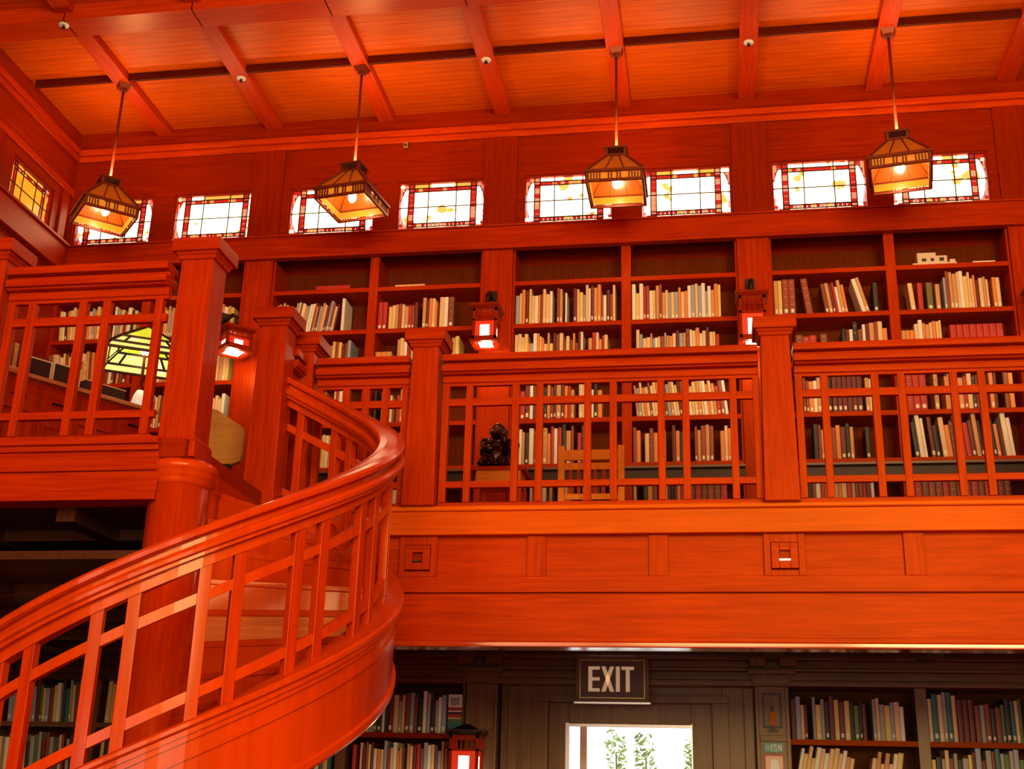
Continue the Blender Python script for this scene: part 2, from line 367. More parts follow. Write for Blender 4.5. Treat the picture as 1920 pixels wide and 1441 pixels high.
def leaded(name, w, h, seed, white, label, dim=False):
    """a window in the local x-z plane, origin at its lower left corner"""
    r = random.Random(seed); root = empty(name); tag(root, label, 'window', None, 'structure')
    g = MB(); t = .012
    cols = [0, .045*w, .10*w, .165*w, .30*w, .70*w, .835*w, .90*w, .955*w, w]
    def pane(x0, x1, z0, z1, mi): g.mi = mi; g.box(x0+.0025, x1-.0025, .02, .028, z0+.0025, z1-.0025)
    b0, b1, b2 = .055*h, .135*h, .5*h
    # outer strips above and below
    for x0, x1 in ((.165*w, .36*w), (.36*w, .64*w), (.64*w, .835*w)):
        pane(x0, x1, h-.085*h, h, 2 if r.random() < .3 else 0); pane(x0, x1, 0, .055*h, 0)
    # red bands of little squares
    n = 14
    for k in range(n):
        a = .165*w+.67*w*k/n; b = .165*w+.67*w*(k+1)/n
        for z0, z1 in ((.055*h, .135*h), (.835*h, .915*h)):
            pane(a, b, z0, z1, r.choice((1, 1, 1, 1, 3, 2)))
    for x0, x1 in ((.10*w, .165*w), (.835*w, .90*w)):
        n2 = 9
        for k in range(n2): pane(x0, x1, h*k/n2, h*(k+1)/n2, r.choice((1, 1, 3, 1)))
    # middle field
    for x0, x1 in ((.165*w, .335*w), (.335*w, .665*w), (.665*w, .835*w)):
        pane(x0, x1, .135*h, .49*h, 0); pane(x0, x1, .49*h, .835*h, 0)
    # bowed side panes and checkered corners
    for sgn in (0, 1):
        X = lambda u: w*(u if not sgn else 1-u)
        for z0, z1 in ((.10*h, .49*h), (.49*h, .90*h)):
            pts = []
            zs = [z0+(z1-z0)*q/6 for q in range(7)]
            edge = [(.012+.055*(abs((z/h-.5)/.4)**2.2), z) for z in zs]
            poly = [(X(.097), z0+.003)]+[(X(.097), z1-.003)]+[(X(u), z) for u, z in edge[::-1]]
            g.mi = 0; i = len(g.v)
            g.loft([[(x, .02, z) for x, z in poly], [(x, .028, z) for x, z in poly]])
        for (u0, u1, z0, z1) in ((0, .045, 0, .07), (.045, .10, 0, .07), (0, .045, .07, .14), (0, .045, .93, 1), (.045, .10, .93, 1), (0, .045, .86, .93)):
            a, b = sorted((X(u0), X(u1))); pane(a, b, z0*h, z1*h, r.choice((1, 3, 3, 0, 1)))
        for (z0, z1) in ((.14, .30), (.70, .86)):
            a, b = sorted((X(0), X(.022))); pane(a, b, z0*h, z1*h, 3)
    g.build('pane', [G_Y if dim else G_W, G_R, G_O, G_P], root)
    l = MB()
    for x in (.10, .165, .335, .665, .835, .90): l.box(x*w-.0055, x*w+.0055, .014, .034, 0, h)
    for z in (.055, .135, .49, .835, .915): l.box(0 if z == .49 else .1*w, w if z == .49 else .9*w, .013, .033, z*h-.005, z*h+.005)
    l.build('leading', LEAD, root)
    fr = MB()
    fr.box(-.02, 0, -.01, .06, -.02, h+.02).box(w, w+.02, -.01, .06, -.02, h+.02).box(0, w, -.01, .06, h, h+.02).box(0, w, -.01, .06, -.02, 0)
    fr.build('window_frame', WD['x'], root)
    return root
WORDS = ['leftmost', 'second', 'third', 'fourth', 'fifth', 'sixth', 'seventh', 'eighth', 'ninth']
for i, (a, b) in enumerate(WINX):
    o = leaded('window_%d' % (i+1), b-a-.04, WZ1-WZ0-.04, 40+i, True, '%s leaded window from the left in the clerestory row with red border' % WORDS[i])
    o.location = (a+.02, YW+.03, WZ0+.02)
    MB().box(-.02, b-a-.02, .07, .28, -.04, WZ1-WZ0).build('blind_panel', plain('bright_opal_backing_%d' % i, (.5, .4, .3), .8), o) if 0 else None
o = leaded('window_10', LY1-LY0-.04, LZ1-LZ0-.04, 77, False, 'small leaded window with glowing amber panes in the left wall', True)
o.location = (XL-.03, LY0+.02, LZ0+.02); o.rotation_euler = (0, 0, PI/2)
# tall windows behind the viewer
for i, x in enumerate((-3.6, .2, 4.0)):
    mb = MB().box(x-.65, x+.65, YB, YB+.03, 3.5, 7.7)
    r = tag(mb.build('window_%d' % (11+i), plain('tall_window_glass_%d' % i, (1, 1, 1), .2, 0, (1, .85, .65), 1.6)), 'tall window in the end wall behind the viewer', 'window', 'tall end wall windows', 'structure')
    m2 = MB()
    for xx in (-.68, -.02, .64): m2.box(x+xx, x+xx+.04, YB, YB+.07, 3.46, 7.74)
    for zz in (3.46, 4.9, 6.3, 7.7): m2.box(x-.68, x+.68, YB, YB+.06, zz, zz+.04)
    m2.build('window_frame', WD['z'], r)

LW_SHADED = wood('shaded_dark_brown_wood', (.045, .012, .004), (.09, .022, .008), 'y', spec=.3, tint=(1, .8, .6))  # brown wood darkened to hold the shade under gallery and landing
# ---------------------------------------------------------------- gallery deck and aprons
struct(MB().box(-3.0, XR, YR-.02, 11.3, 3.50, ZF).box(XL, -3.0, 6.42, 11.3, 3.50, ZF), 'floor_gallery', WD['x'], 'wooden floor of the upper gallery', 'floor')
struct(MB().box(-3.0, XR, YR+.12, 11.3, 2.94, 2.99).box(XL, -3.0, 6.6, 11.3, 2.94, 2.99), 'ceiling_lower', LW_SHADED, 'dark panelled ceiling under the gallery', 'ceiling')
mb = MB()
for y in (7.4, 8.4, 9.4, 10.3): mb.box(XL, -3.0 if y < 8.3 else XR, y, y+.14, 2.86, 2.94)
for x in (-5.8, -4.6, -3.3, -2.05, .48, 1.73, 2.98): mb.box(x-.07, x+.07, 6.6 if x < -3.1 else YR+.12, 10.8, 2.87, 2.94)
trim(mb, LW_SHADED, 'grid of beams on the dark ceiling under the gallery', 'beam')
# right apron (front of the gallery)
xa, xb = -3.0, XR
mb = MB()
mb.box(xa, xb, YR+.02, YR+.12, 2.66, 3.50)                       # core
mb.box(xa, xb, YR-.01, YR+.02, 3.018, 3.127)                     # rail under the panels
mb.box(xa, xb, YR-.005, YR+.02, 2.716, 3.008)                    # broad board
mb.box(xa, xb, YR-.03, YR+.02, 2.685, 2.716)
trim(mb, W['x'], 'long panelled front of the gallery below the railing', 'apron', .004)
trim(MB().box(xa, xb, YR-.055, YR+.02, 3.41, 3.575), BAND, 'orange top band of the gallery front under the nosing', 'band', .006)
trim(MB().box(xa, xb, YR-.075, YR+.02, 3.575, ZF+.002), NOSE, 'bright orange nosing along the gallery floor edge', 'nosing', .012)
trim(MB().box(xa, xb, YR-.05, YR+.14, 2.646, 2.684), GLOSSY, 'varnished bottom board of the gallery front above the exit sign', 'board', .008)
mb = MB()
for k in range(-1, 12):
    x = X0+P/3*k
    if k % 3 == 0: mb.box(x-.135, x-.09, YR-.012, YR+.02, 3.127, 3.41).box(x+.09, x+.135, YR-.012, YR+.02, 3.127, 3.41).box(x-.09, x+.09, YR-.008, YR+.02, 3.127, 3.165).box(x-.09, x+.09, YR-.008, YR+.02, 3.35, 3.41)
    else: mb.box(x-.065, x+.065, YR-.008, YR+.02, 3.127, 3.41)
trim(mb, W['z'], 'upright stiles between the panels of the gallery front', 'trim', .003)
for k, lb in ((0, 'square wooden block with a dark recess on the gallery front near the stair'), (3, 'square wooden block with a lit white slot on the gallery front')):
    x = X0+P/3*k; r = empty('recessed_light', (x, YR, 3.258)); tag(r, lb, 'light', 'blocks on the gallery front')
    m = MB()
    for b in ((-.088, -.035, -.086, .086), (.035, .088, -.086, .086), (-.035, .035, .035, .086), (-.035, .035, -.086, -.035)): m.box(b[0], b[1], -.03, .02, b[2], b[3])
    m.build('block', W['x'], r, .004)
    MB().box(-.035, .035, -.004, .02, -.035, .035).build('recess', WD['x'], r)
    MB().box(-.037, .037, -.036, -.006, -.034, -.024).build('slot_lip', BLACKM if k == 0 else plain('white_lip', (.8, .8, .8), .3, 0, (1, 1, .95), .9), r)
# left apron (landing edge)
mb = MB()
mb.box(XL, -3.15, 6.44, 6.6, 3.25, 3.50).box(XL, -3.15, 6.36, 6.44, 3.57, ZF+.002).box(XL, -3.15, 6.38, 6.44, 3.535, 3.57)
mb.box(XL, -3.15, 6.40, 6.44, 3.42, 3.535).box(XL, -3.15, 6.42, 6.44, 3.30, 3.42).box(XL, -3.15, 6.41, 6.44, 3.246, 3.30)
trim(mb, W['x'], 'moulded front edge of the stair landing at left', 'apron', .004)
trim(MB().box(XL, -3.05, 6.6, YR+.1, 3.25, 3.30), LW_SHADED, 'boarded dark underside of the landing', 'underside')
trim(MB().box(-3.03, -2.98, 6.9, YR+.05, 3.2, 3.50), W['y'], 'stairwell edge board of the landing', 'trim')
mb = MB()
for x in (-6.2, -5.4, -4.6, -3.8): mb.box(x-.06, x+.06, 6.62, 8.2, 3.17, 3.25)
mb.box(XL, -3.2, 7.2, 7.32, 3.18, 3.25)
trim(mb, LW_SHADED, 'beams on the dark underside of the landing', 'beam')

# ---------------------------------------------------------------- newel posts
def newel(x, y, ztop, zbot, label, a_top=.098, a_bot=.118, plinth=None):
    r = empty('newel_post', (x, y, zbot)); tag(r, label, 'post', 'newel posts of the gallery railing')
    h = ztop-zbot
    s = MB().frust(0, 0, 0, h-.11, a_bot, a_top)
    if plinth: s.frust(0, 0, 0, plinth, a_bot+.018, a_bot+.018).frust(0, 0, plinth, plinth+.03, a_bot+.018, a_bot+.002)
    s.build('shaft', W['z'], r, .006)
    c = MB().frust(0, 0, h-.105, h-.085, a_top+.022, a_top+.035).frust(0, 0, h-.13, h-.105, a_top+.012, a_top+.022).frust(0, 0, h-.085, h, a_top+.052, a_top+.052)
    c.build('cap', W['x'], r, .005)
    return r
NZ = 4.925
newel(X0, YR, NZ, ZF, 'tall square newel post left of the middle wall lantern, in the long gallery railing')
newel(X0+P, YR, NZ, ZF, 'tall square newel post under the right wall lantern, in the long gallery railing')
newel(X0+2*P, YR, NZ, ZF, 'newel post at the far right end of the long gallery railing')
newel(-2.97, YR+.02, NZ, ZF, 'newel post half hidden behind the stair head post')
newel(-3.035, 7.80, 4.965, 3.421, 'stair head newel post where the curved handrail starts')
newel(-3.10, 6.60, 4.925, 3.515, 'big corner newel post standing on the round column', .105, .115, .10)
newel(-4.42, 6.48, 4.93, 3.61, 'newel post at the left edge of the landing railing')

# ---------------------------------------------------------------- straight railings
def hprof(y, top=4.743):
    # (y0, y1, z0, z1) boxes of the handrail section, centred on y
    t = top
    return [(y-.088, y+.088, t-.052, t), (y-.04, y+.04, t-.084, t-.052), (y-.088, y+.088, t-.134, t-.084), (y-.070, y+.070, t-.150, t-.134), (y-.028, y+.028, t-.205, t-.150)]
def railing(xa, xb, y, stiles, label, widths=.05):
    r = empty('gallery_railing', (xa, y, ZF)); tag(r, label, 'railing', 'gallery railings')
    L = xb-xa
    m = MB()
    for y0, y1, z0, z1 in hprof(0, 4.743-ZF): m.box(0, L, y0, y1, z0, z1)
    m.build('handrail', W['x'], r, .008)
    for z0, z1 in ((.0, .038), (.145, .192), (.754, .810), (.905, .928)):
        MB().box(0, L, -.019, .019, z0, z1).build('rail', W['x'], r, .003)
    for x in stiles:
        MB().box(x-xa-widths/2, x-xa+widths/2, -.024, .024, .039, .906).build('baluster', W['z'], r, .003)
OFF = [.324, .663, .837, 1.181, 1.363, 1.7, 1.871, 2.2]
for i, nm in ((0, 'centre length of the gallery railing above the exit door'), (1, 'right length of the gallery railing')):
    xa = X0+P*i
    railing(xa+.121, xa+P-.121, YR, [xa+.15]+[xa+o for o in OFF]+[xa+P-.14], nm)
railing(X0+2*P+.121, XR, YR, [X0+2*P+o for o in [.15]+OFF[:-1]], 'far right length of the gallery railing leaving the frame')
railing(-2.85, X0-.121, YR, [-2.82, -2.62, -2.47, -2.32, -2.17], 'short length of gallery railing behind the curved handrail')
railing(-4.30, -3.235, 6.46, [-4.27, -4.13, -3.79, -3.632, -3.29], 'landing railing at left in front of the green glass lamp')
railing(XL, -4.54, 6.46, [-6.4, -6.1, -5.7, -5.5, -5.1, -4.95, -4.62], 'landing railing left of the left newel post')
r = empty('gallery_railing', (-3.0, 7.92, ZF)); tag(r, 'very short side railing joining the two stair head posts', 'railing', 'gallery railings')
m = MB()
for y0, y1, z0, z1 in hprof(0, 4.743-ZF): m.box(y0, y1, 0.0, .19, z0, z1)
m.build('handrail', W['y'], r)
MB().box(-.02, .02, 0, .19, .0, .04).box(-.02, .02, 0, .19, .754, .81).build('rail', W['y'], r)

# ---------------------------------------------------------------- spiral staircase
CX, CY, RO = -3.086, 6.677, 1.288
ZR0, K = 4.576, .639
def hel(phi, r, dz): return (CX+r*math.sin(phi), CY+r*math.cos(phi), ZR0-K*phi+dz)
PHI0, PHI1 = .135, 5.4
def sweep(mb, prof, p0, p1, n=None, smooth=False):
    n = n or max(2, int((p1-p0)/.045))
    mb.loft([[hel(p0+(p1-p0)*j/n, RO+dr, dz) for dr, dz in prof] for j in range(n+1)], smooth=smooth)
    return mb
def rect(r0, r1, z0, z1): return [(r0, z0), (r1, z0), (r1, z1), (r0, z1)]
st = empty('spiral_staircase', (0, 0, 0)); tag(st, 'curved red wooden staircase winding down around the round column', 'staircase')
m = MB()
sweep(m, [(-.16, -.046), (-.145, -.054), (-.02, -.054), (-.004, -.046), (0, -.022), (-.012, -.006), (-.05, 0), (-.115, 0), (-.153, -.006), (-.165, -.022)], PHI0, PHI1)
sweep(m, rect(-.125, -.048, -.088, -.054), PHI0, PHI1)
sweep(m, [(-.168, -.132), (-.155, -.140), (-.010, -.140), (.004, -.132), (.006, -.112), (-.004, -.094), (-.02, -.088), (-.145, -.088), (-.16, -.094), (-.17, -.112)], PHI0, PHI1)
sweep(m, rect(-.150, -.014, -.158, -.140), PHI0, PHI1)
sweep(m, rect(-.115, -.05, -.215, -.158), PHI0, PHI1)
m.build('handrail', POLISH['x'], st)
RB = -.082
for z0, z1 in ((-.39, -.335), (-.855, -.80)):
    sweep(MB(), rect(RB-.02, RB+.02, z0, z1), PHI0, PHI1).build('rail', POLISH['x'], st)
m = MB()
def bal(p, w=.06):
    dp = w/2/(RO+RB)
    m = MB(); ring = lambda dz: [hel(p-dp, RO+RB-.024, dz+K*0), hel(p+dp, RO+RB-.024, dz), hel(p+dp, RO+RB+.024, dz), hel(p-dp, RO+RB+.024, dz)]
    m.loft([ring(-.955), ring(-.17)]); m.build('baluster', POLISH['z'], st, .003)
ph = [.155, .28]
k = 0
while .088+.395*k < PHI1-.2:
    if k: bal(.088+.395*k)
    bal(.223+.395*k)
    k += 1
# outer string: cap, mouldings and drum face
m = MB()
sweep(m, [(-.15, -.985), (.03, -.985), (.045, -.972), (.045, -.952), (.03, -.94), (-.15, -.94)], PHI0-.01, PHI1)
sweep(m, rect(-.13, .028, -1.01, -.985), PHI0-.01, PHI1)
sweep(m, rect(-.12, .016, -1.04, -1.01), PHI0-.01, PHI1)
sweep(m, rect(-.11, .002, -1.40, -1.04), PHI0-.01, PHI1, smooth=False)
sweep(m, rect(-.11, .014, -1.125, -1.10), PHI0-.01, PHI1)
sweep(m, [(-.12, -1.46), (.012, -1.46), (.022, -1.445), (.022, -1.41), (.010, -1.40), (-.12, -1.40)], PHI0-.01, PHI1)
m.build('outer_string', POLISH['x'], st)
# treads and risers
RIS = .19; DP = RIS/K; RT = RO-.11
pale = wood('pale_riser', (.55, .12, .03), (.75, .22, .06), 'x', rough=.35)
for n in range(1, 19):
    zt = ZF-RIS*n; p0 = (n-1)*DP+.03; p1 = n*DP+.03
    if zt < .02: break
    m = MB(); q = 5
    pp = [p0-.02+(p1-p0+.045)*j/q for j in range(q+1)]
    out = lambda ph, r, z: (CX+r*math.sin(ph), CY+r*math.cos(ph), z)
    bot = [out(a, .17, 0) for a in pp]; top = [out(a, RT, 0) for a in pp]
    poly = [(x, y) for x, y, _ in bot]+[(x, y) for x, y, _ in top[::-1]]
    m.loft([[(x, y, zt-.04) for x, y in poly], [(x, y, zt) for x, y in poly]])
    m.build('tread', POLISH['x'], st, .008)
    a, b = p1, p1+.02
    m = MB(); ring = lambda z: [out(a, .17, z), out(a, RT, z), out(b, RT, z), out(b+.06, .17, z)]
    m.loft([ring(zt-RIS), ring(zt-.041)])
    m.build('riser', pale if n == 5 else POLISH['x'], st)
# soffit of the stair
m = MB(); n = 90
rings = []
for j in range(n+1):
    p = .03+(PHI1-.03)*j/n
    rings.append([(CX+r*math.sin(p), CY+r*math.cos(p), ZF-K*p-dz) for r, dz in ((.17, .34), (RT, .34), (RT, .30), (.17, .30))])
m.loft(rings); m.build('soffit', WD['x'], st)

# round column under the corner post
r = empty('round_column', (-3.086, 6.60, 0)); tag(r, 'thick round wooden column carrying the corner post beside the stair', 'column', None, 'structure')
MB().lathe(0, 0, [(.173, 0), (.173, 1.0), (.173, 3.36)], 48).build('shaft', POLISH['z'], r)
MB().lathe(0, 0, [(.175, 3.35), (.178, 3.375), (.186, 3.395), (.198, 3.41), (.199, 3.43), (.207, 3.436), (.212, 3.455), (.210, 3.475), (.200, 3.486), (.15, 3.512)], 48).build('capital', POLISH['x'], r)

# ---------------------------------------------------------------- pilasters and bookcases
for i, p in enumerate(PIL):
    nm = ['left', 'middle', 'right', 'far right'][i]
    trim(MB().box(p-.152, p+.152, 10.885, 11.29, ZF, 6.90).box(p+.132, p+.152, 10.875, 10.885, ZF, 6.90).box(p-.152, p-.132, 10.875, 10.885, ZF, 6.90), W['z'], 'upright wooden pilaster of the gallery bookcases behind the %s wall lantern' % nm, 'pilaster')
    if i != 1 and i != 2: trim(MB().box(p-.13, p+.13, 10.86, 11.29, 0, 2.67), LW['z'], 'lower pilaster under the %s one' % nm, 'pilaster')
SH = [6.57, 6.115, 5.62, 5.136, 4.69, 4.24, 3.75]
bays = [(XL, PIL[0]-.154, -5.72, 'left-end bookcase on the gallery behind the green glass lamp'),
        (PIL[0]+.154, PIL[1]-.154, -3.29, 'gallery bookcase between the stair post and the middle wall lantern'),
        (PIL[1]+.154, PIL[2]-.154, -.743, 'centre gallery bookcase above the exit sign'),
        (PIL[2]+.154, PIL[3]-.154, 1.752, 'gallery bookcase right of the right wall lantern'),
        (PIL[3]+.154, 5.2, 4.2, 'last gallery bookcase at the right frame edge')]
def bookcase(a, b, d, label, shelves, z0, z1, mz, mx, back, th=.044, ledge=True, grp='gallery bookcases'):
    r = empty('bookcase', (a, 10.92, z0)); tag(r, label, 'bookcase', grp)
    L = b-a; H = z1-z0
    MB().box(0, L, .355, .375, 0, H).build('back_panel', back, r)
    MB().box(0, .02, 0, .355, 0, H).build('side_panel', mz, r)
    MB().box(L-.02, L, 0, .355, 0, H).build('side_panel', mz, r)
    MB().box(d-a-.046, d-a+.046, 0, .355, 0, H).build('divider', mz, r)
    for z in shelves:
        for x0, x1 in ((.02, d-a-.046), (d-a+.046, L-.02)):
            MB().box(x0, x1, .004, .355, z-z0-th, z-z0).build('shelf', mx, r)
    if ledge:
        MB().box(.002, L-.002, -.16, 0, 4.59-z0, 4.61-z0).build('counter_ledge', LEDGE, r)
        MB().box(.002, L-.002, -.10, -.08, 4.49-z0, 4.589-z0).build('ledge_shade', BLACKM, r)  # black strip that paints in the shade beneath the ledge
        MB().box(.02, L-.02, .0, .02, 0, .1).build('plinth', mx, r)
LEDGE = plain('worn_ledge', (.13, .05, .025), .3)
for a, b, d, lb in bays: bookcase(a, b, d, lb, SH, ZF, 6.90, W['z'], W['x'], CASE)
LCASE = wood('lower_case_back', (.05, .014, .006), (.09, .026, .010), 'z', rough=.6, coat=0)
LSH = [2.247, 1.80, 1.35, .9, .45]
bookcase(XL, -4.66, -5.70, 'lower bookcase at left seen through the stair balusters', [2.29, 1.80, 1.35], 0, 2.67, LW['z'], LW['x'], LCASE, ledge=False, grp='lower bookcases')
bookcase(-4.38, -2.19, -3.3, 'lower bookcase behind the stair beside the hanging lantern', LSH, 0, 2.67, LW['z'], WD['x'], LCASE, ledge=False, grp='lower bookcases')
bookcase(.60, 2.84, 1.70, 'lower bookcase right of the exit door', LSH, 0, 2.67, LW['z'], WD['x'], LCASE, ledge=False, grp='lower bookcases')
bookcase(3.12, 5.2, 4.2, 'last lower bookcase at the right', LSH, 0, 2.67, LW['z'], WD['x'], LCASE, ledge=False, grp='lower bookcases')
# lower entablature and door surround
for xa, xb, mt, lb in ((-3.05, XR, LW['x'], 'layered brown cornice under the gallery ceiling above the exit door'), (XL, -3.05, LW_SHADED, 'layered cornice with painted shade under the gallery ceiling behind the round column')):  # left length of the same cornice, its shade put into a darker wood
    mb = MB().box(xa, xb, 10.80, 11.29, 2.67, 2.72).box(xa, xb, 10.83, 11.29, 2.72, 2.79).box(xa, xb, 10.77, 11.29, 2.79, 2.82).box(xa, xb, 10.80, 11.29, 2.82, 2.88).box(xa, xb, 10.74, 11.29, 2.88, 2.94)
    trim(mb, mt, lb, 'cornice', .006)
for (p, nm) in ((PIL[1], 'left'), (PIL[2], 'right')):
    mb = MB().box(p-.15, p+.13, 10.86, 11.29, 0, 2.67).box(p-.15, p-.12, 10.845, 10.86, 0, 2.66).box(p+.10, p+.13, 10.845, 10.86, 0, 2.66).box(p-.12, p+.10, 10.845, 10.86, 2.22, 2.27)
    mb.box(p-.17, p+.15, 10.76, 10.80, 2.68, 2.76).box(p-.21, p+.19, 10.70, 10.80, 2.76, 2.80).box(p-.19, p-.06, 10.62, 10.74, 2.82, 2.93).box(p+.06, p+.19, 10.62, 10.74, 2.82, 2.93)
    trim(mb, LW['z'], 'brown lower pilaster with a bracketed head %s of the exit door' % nm, 'pilaster', .004)
mb = MB()
mb.box(-1.87, LDX0-.09, 10.98, 11.29, 0, 2.67).box(LDX1+.09, .33, 10.98, 11.29, 0, 2.67).box(LDX0-.09, LDX1+.09, 10.98, 11.29, 2.56, 2.67)
mb.box(LDX0-.14, LDX0-.0, 10.95, 10.98, 0, 2.535).box(LDX1, LDX1+.14, 10.95, 10.98, 0, 2.535).box(LDX0-.14, LDX1+.14, 10.95, 10.98, 2.535, 2.60)
mb.box(-1.80, -1.72, 10.94, 10.98, 0, 2.66).box(.24, .32, 10.94, 10.98, 0, 2.66)
trim(mb, LW['z'], 'brown panelled surround of the exit door', 'surround', .004)
d = empty('door_1', (LDX0, 11.02, 0)); tag(d, 'brown glazed exit door below the exit sign', 'door', None, 'structure')
DW = LDX1-LDX0; gx0, gx1, gz0, gz1 = -1.27-LDX0, -.212-LDX0, .35, 2.33
MB().box(0, gx0, 0, .05, 0, LDZ).box(gx1, DW, 0, .05, 0, LDZ).box(gx0, gx1, 0, .05, gz1, LDZ).box(gx0, gx1, 0, .05, 0, gz0).build('door_leaf', LW['z'], d, .004)
MB().box(gx0-.03, gx0, -.012, 0, gz0, gz1+.03).box(gx1, gx1+.012, -.012, 0, gz0, gz1+.03).box(gx0, gx1, -.012, 0, gz1, gz1+.022).build('glazing_bead', plain('pale_metal_bead', (.5, .45, .45), .25, .6), d)
gm, nt, b = new_mat('clear_door_glass'); b.inputs['Transmission Weight'].default_value = 0; b.inputs['Alpha'].default_value = .12
b.inputs['Roughness'].default_value = .02; b.inputs['Base Color'].default_value = (.9, .95, .95, 1)
MB().box(gx0, gx1, .02, .026, gz0, gz1).build('glass', gm, d)
MB().box(gx1+.045, gx1+.075, -.06, -.02, 1.0, 1.25).box(gx1+.05, gx1+.07, -.02, 0, 1.0, 1.04).build('handle', COPPER, d)

# outside the door
struct(MB().box(-12, 12, 11.7, 40, -.25, -.05), 'ground', plain('pale_paving', (.75, .73, .68), .8), 'pale paving outside the exit door', 'ground')
o = tag(MB().box(-1.31, -1.245, 12.3, 12.36, -.05, 2.75).build('garden_post', wood('orange_post', (.55, .22, .05), (.75, .35, .08), 'z')), 'orange wooden post outside, at the left of the door glass', 'post')
leaf = plain('sunlit_leaf', (.50, .72, .16), .5); leaf2 = plain('dark_leaf', (.16, .36, .05), .5)
for n, (cx, cz, s, lb) in enumerate(((-1.14, 2.12, .16, 'sunlit leafy shrub outside, left in the door glass'), (-.80, 2.08, .15, 'sunlit leafy shrub outside, middle of the door glass'), (-.27, 2.02, .13, 'sunlit leafy shrub outside, right in the door glass'))):
    yy = 14.6; r = empty('garden_shrub', (cx, yy, -.05)); tag(r, lb, 'shrub', 'shrubs outside the exit door')
    cz += .42
    m = MB(); rr = random.Random(n)
    for q in range(330):
        a, b2 = rr.uniform(-1, 1), rr.uniform(-1, 1); hz = rr.random()**.7
        px, py, pz = a*s*(1.15-.5*hz), b2*s*1.3, cz+.05-1.5*(1-hz)
        L = rr.uniform(.03, .055); d1 = Vector((rr.uniform(-1, 1), rr.uniform(-1, 1), rr.uniform(-.5, .6))).normalized(); d2 = d1.cross(Vector((rr.random(), rr.random(), 1))).normalized()
        c = Vector((px, py, pz)); m.mi = rr.choice((0, 0, 1))
        m.quad([c-d1*L, c+d2*L*.4, c+d1*L, c-d2*L*.4])
    m.build('foliage', [leaf, leaf2], r)
    MB().tube([(0, 0, 0), (.02, 0, cz-.9), (0, .02, cz-.2)], [.02, .015, .008], 6).build('stem', plain('bark', (.12, .07, .03), .8), r)

# exit sign on the cornice
e = empty('exit_sign', (-.865, 10.72, 2.51)); tag(e, 'brown framed EXIT sign with cream letters above the door', 'sign')
SW, SHH = .315, .385
m = MB().box(-SW, SW, -.05, 0, 0, .03).box(-SW, SW, -.05, 0, SHH-.03, SHH).box(-SW, -SW+.035, -.05, 0, .03, SHH-.03).box(SW-.035, SW, -.05, 0, .03, SHH-.03)
m.build('frame', LW['x'], e, .004)
m = MB(); a = SW-.035
m.box(-a, a, -.044, -.002, .03, .04).box(-a, a, -.044, -.002, SHH-.04, SHH-.03).box(-a, -a+.01, -.044, -.002, .04, SHH-.04).box(a-.01, a, -.044, -.002, .04, SHH-.04)
m.build('inner_bead', plain('brass_bead', (.45, .30, .08), .3, .6), e)
MB().box(-a+.01, a-.01, -.03, -.002, .04, SHH-.04).build('face', plain('exit_face', (.12, .04, .010), .5, 0), e)
m = MB().box(-SW-.01, SW+.01, -.055, 0, -.014, 0); m.build('bottom_edge', plain('steel_edge', (.8, .8, .85), .2, .9), e)
m = MB(); z0, z1 = .088, .298; y0, y1 = -.036, -.03; t = .034; lw = .098; gap = .014
xx = -.205
H = z1-z0
def stroke(p, q, t): # slanted stroke
    (ax, az), (bx, bz) = p, q
    m.loft([[(ax-t/2, y0, az), (ax+t/2, y0, az), (ax+t/2, y1, az), (ax-t/2, y1, az)], [(bx-t/2, y0, bz), (bx+t/2, y0, bz), (bx+t/2, y1, bz), (bx-t/2, y1, bz)]])
m.box(xx, xx+t, y0, y1, z0, z1)
for z in (z0, z0+H/2-.013, z1-.027): m.box(xx+t, xx+lw, y0, y1, z, z+.027)
xx += lw+gap
stroke((xx+.018, z0), (xx+.092, z1), .036); stroke((xx+.092, z0), (xx+.018, z1), .036)
xx += .110+gap
m.box(xx, xx+t, y0, y1, z0, z1); xx += t+gap
m.box(xx, xx+.108, y0, y1, z1-.027, z1); m.box(xx+.037, xx+.071, y0, y1, z0, z1-.027)
m.build('lettering', plain('cream_letters', (.85, .62, .36), .85, 0, (1, .7, .4), .25), e)

# plaque, small sign and poster on the right lower pilaster
px = PIL[2]-.01
r = empty('carved_plaque', (px, 10.858, 2.30)); tag(r, 'dark wooden plaque with an empty lamp bracket on the brown pilaster', 'plaque')
m = MB().box(-.078, .078, -.012, 0, .03, .045).box(-.078, .078, -.012, 0, .30, .315).box(-.078, -.063, -.012, 0, .045, .30).box(.063, .078, -.012, 0, .045, .30)
m.build('border', BLACKM, r); MB().box(-.063, .063, -.006, 0, .045, .30).build('field', LW['z'], r)
MB().frust(0, -.02, .05, .16, .02, .028, .012, .014).build('bracket', wood('orange_bracket', (.45, .12, .02), (.6, .18, .03)), r)
MB().frust(0, -.02, .16, .21, .012, .02, .008, .008).box(-.045, .045, -.03, 0, 0, .012).box(-.02, .02, -.025, -.002, .012, .05).build('lamp_hook', BLACKM, r)
r = empty('small_sign', (px, 10.858, 2.135)); tag(r, 'small green and white notice above the poster on the brown pilaster', 'sign')
MB().box(-.078, .078, -.006, 0, 0, .075).build('board', plain('sign_green', (.05, .30, .22), .4), r)
m = MB()
for x0, x1, z0, z1 in ((-.066, -.034, .033, .043), (-.058, -.050, .024, .052), (-.050, -.044, .018, .058), (-.022, -.014, .012, .062), (-.004, .024, .055, .063), (-.004, .004, .036, .055), (-.004, .024, .033, .040), (.017, .024, .014, .033), (-.004, .024, .010, .016), (.036, .043, .010, .063), (.043, .050, .040, .055), (.050, .057, .020, .040), (.057, .064, .010, .063)):
    m.box(x0, x1, -.009, -.006, z0, z1)
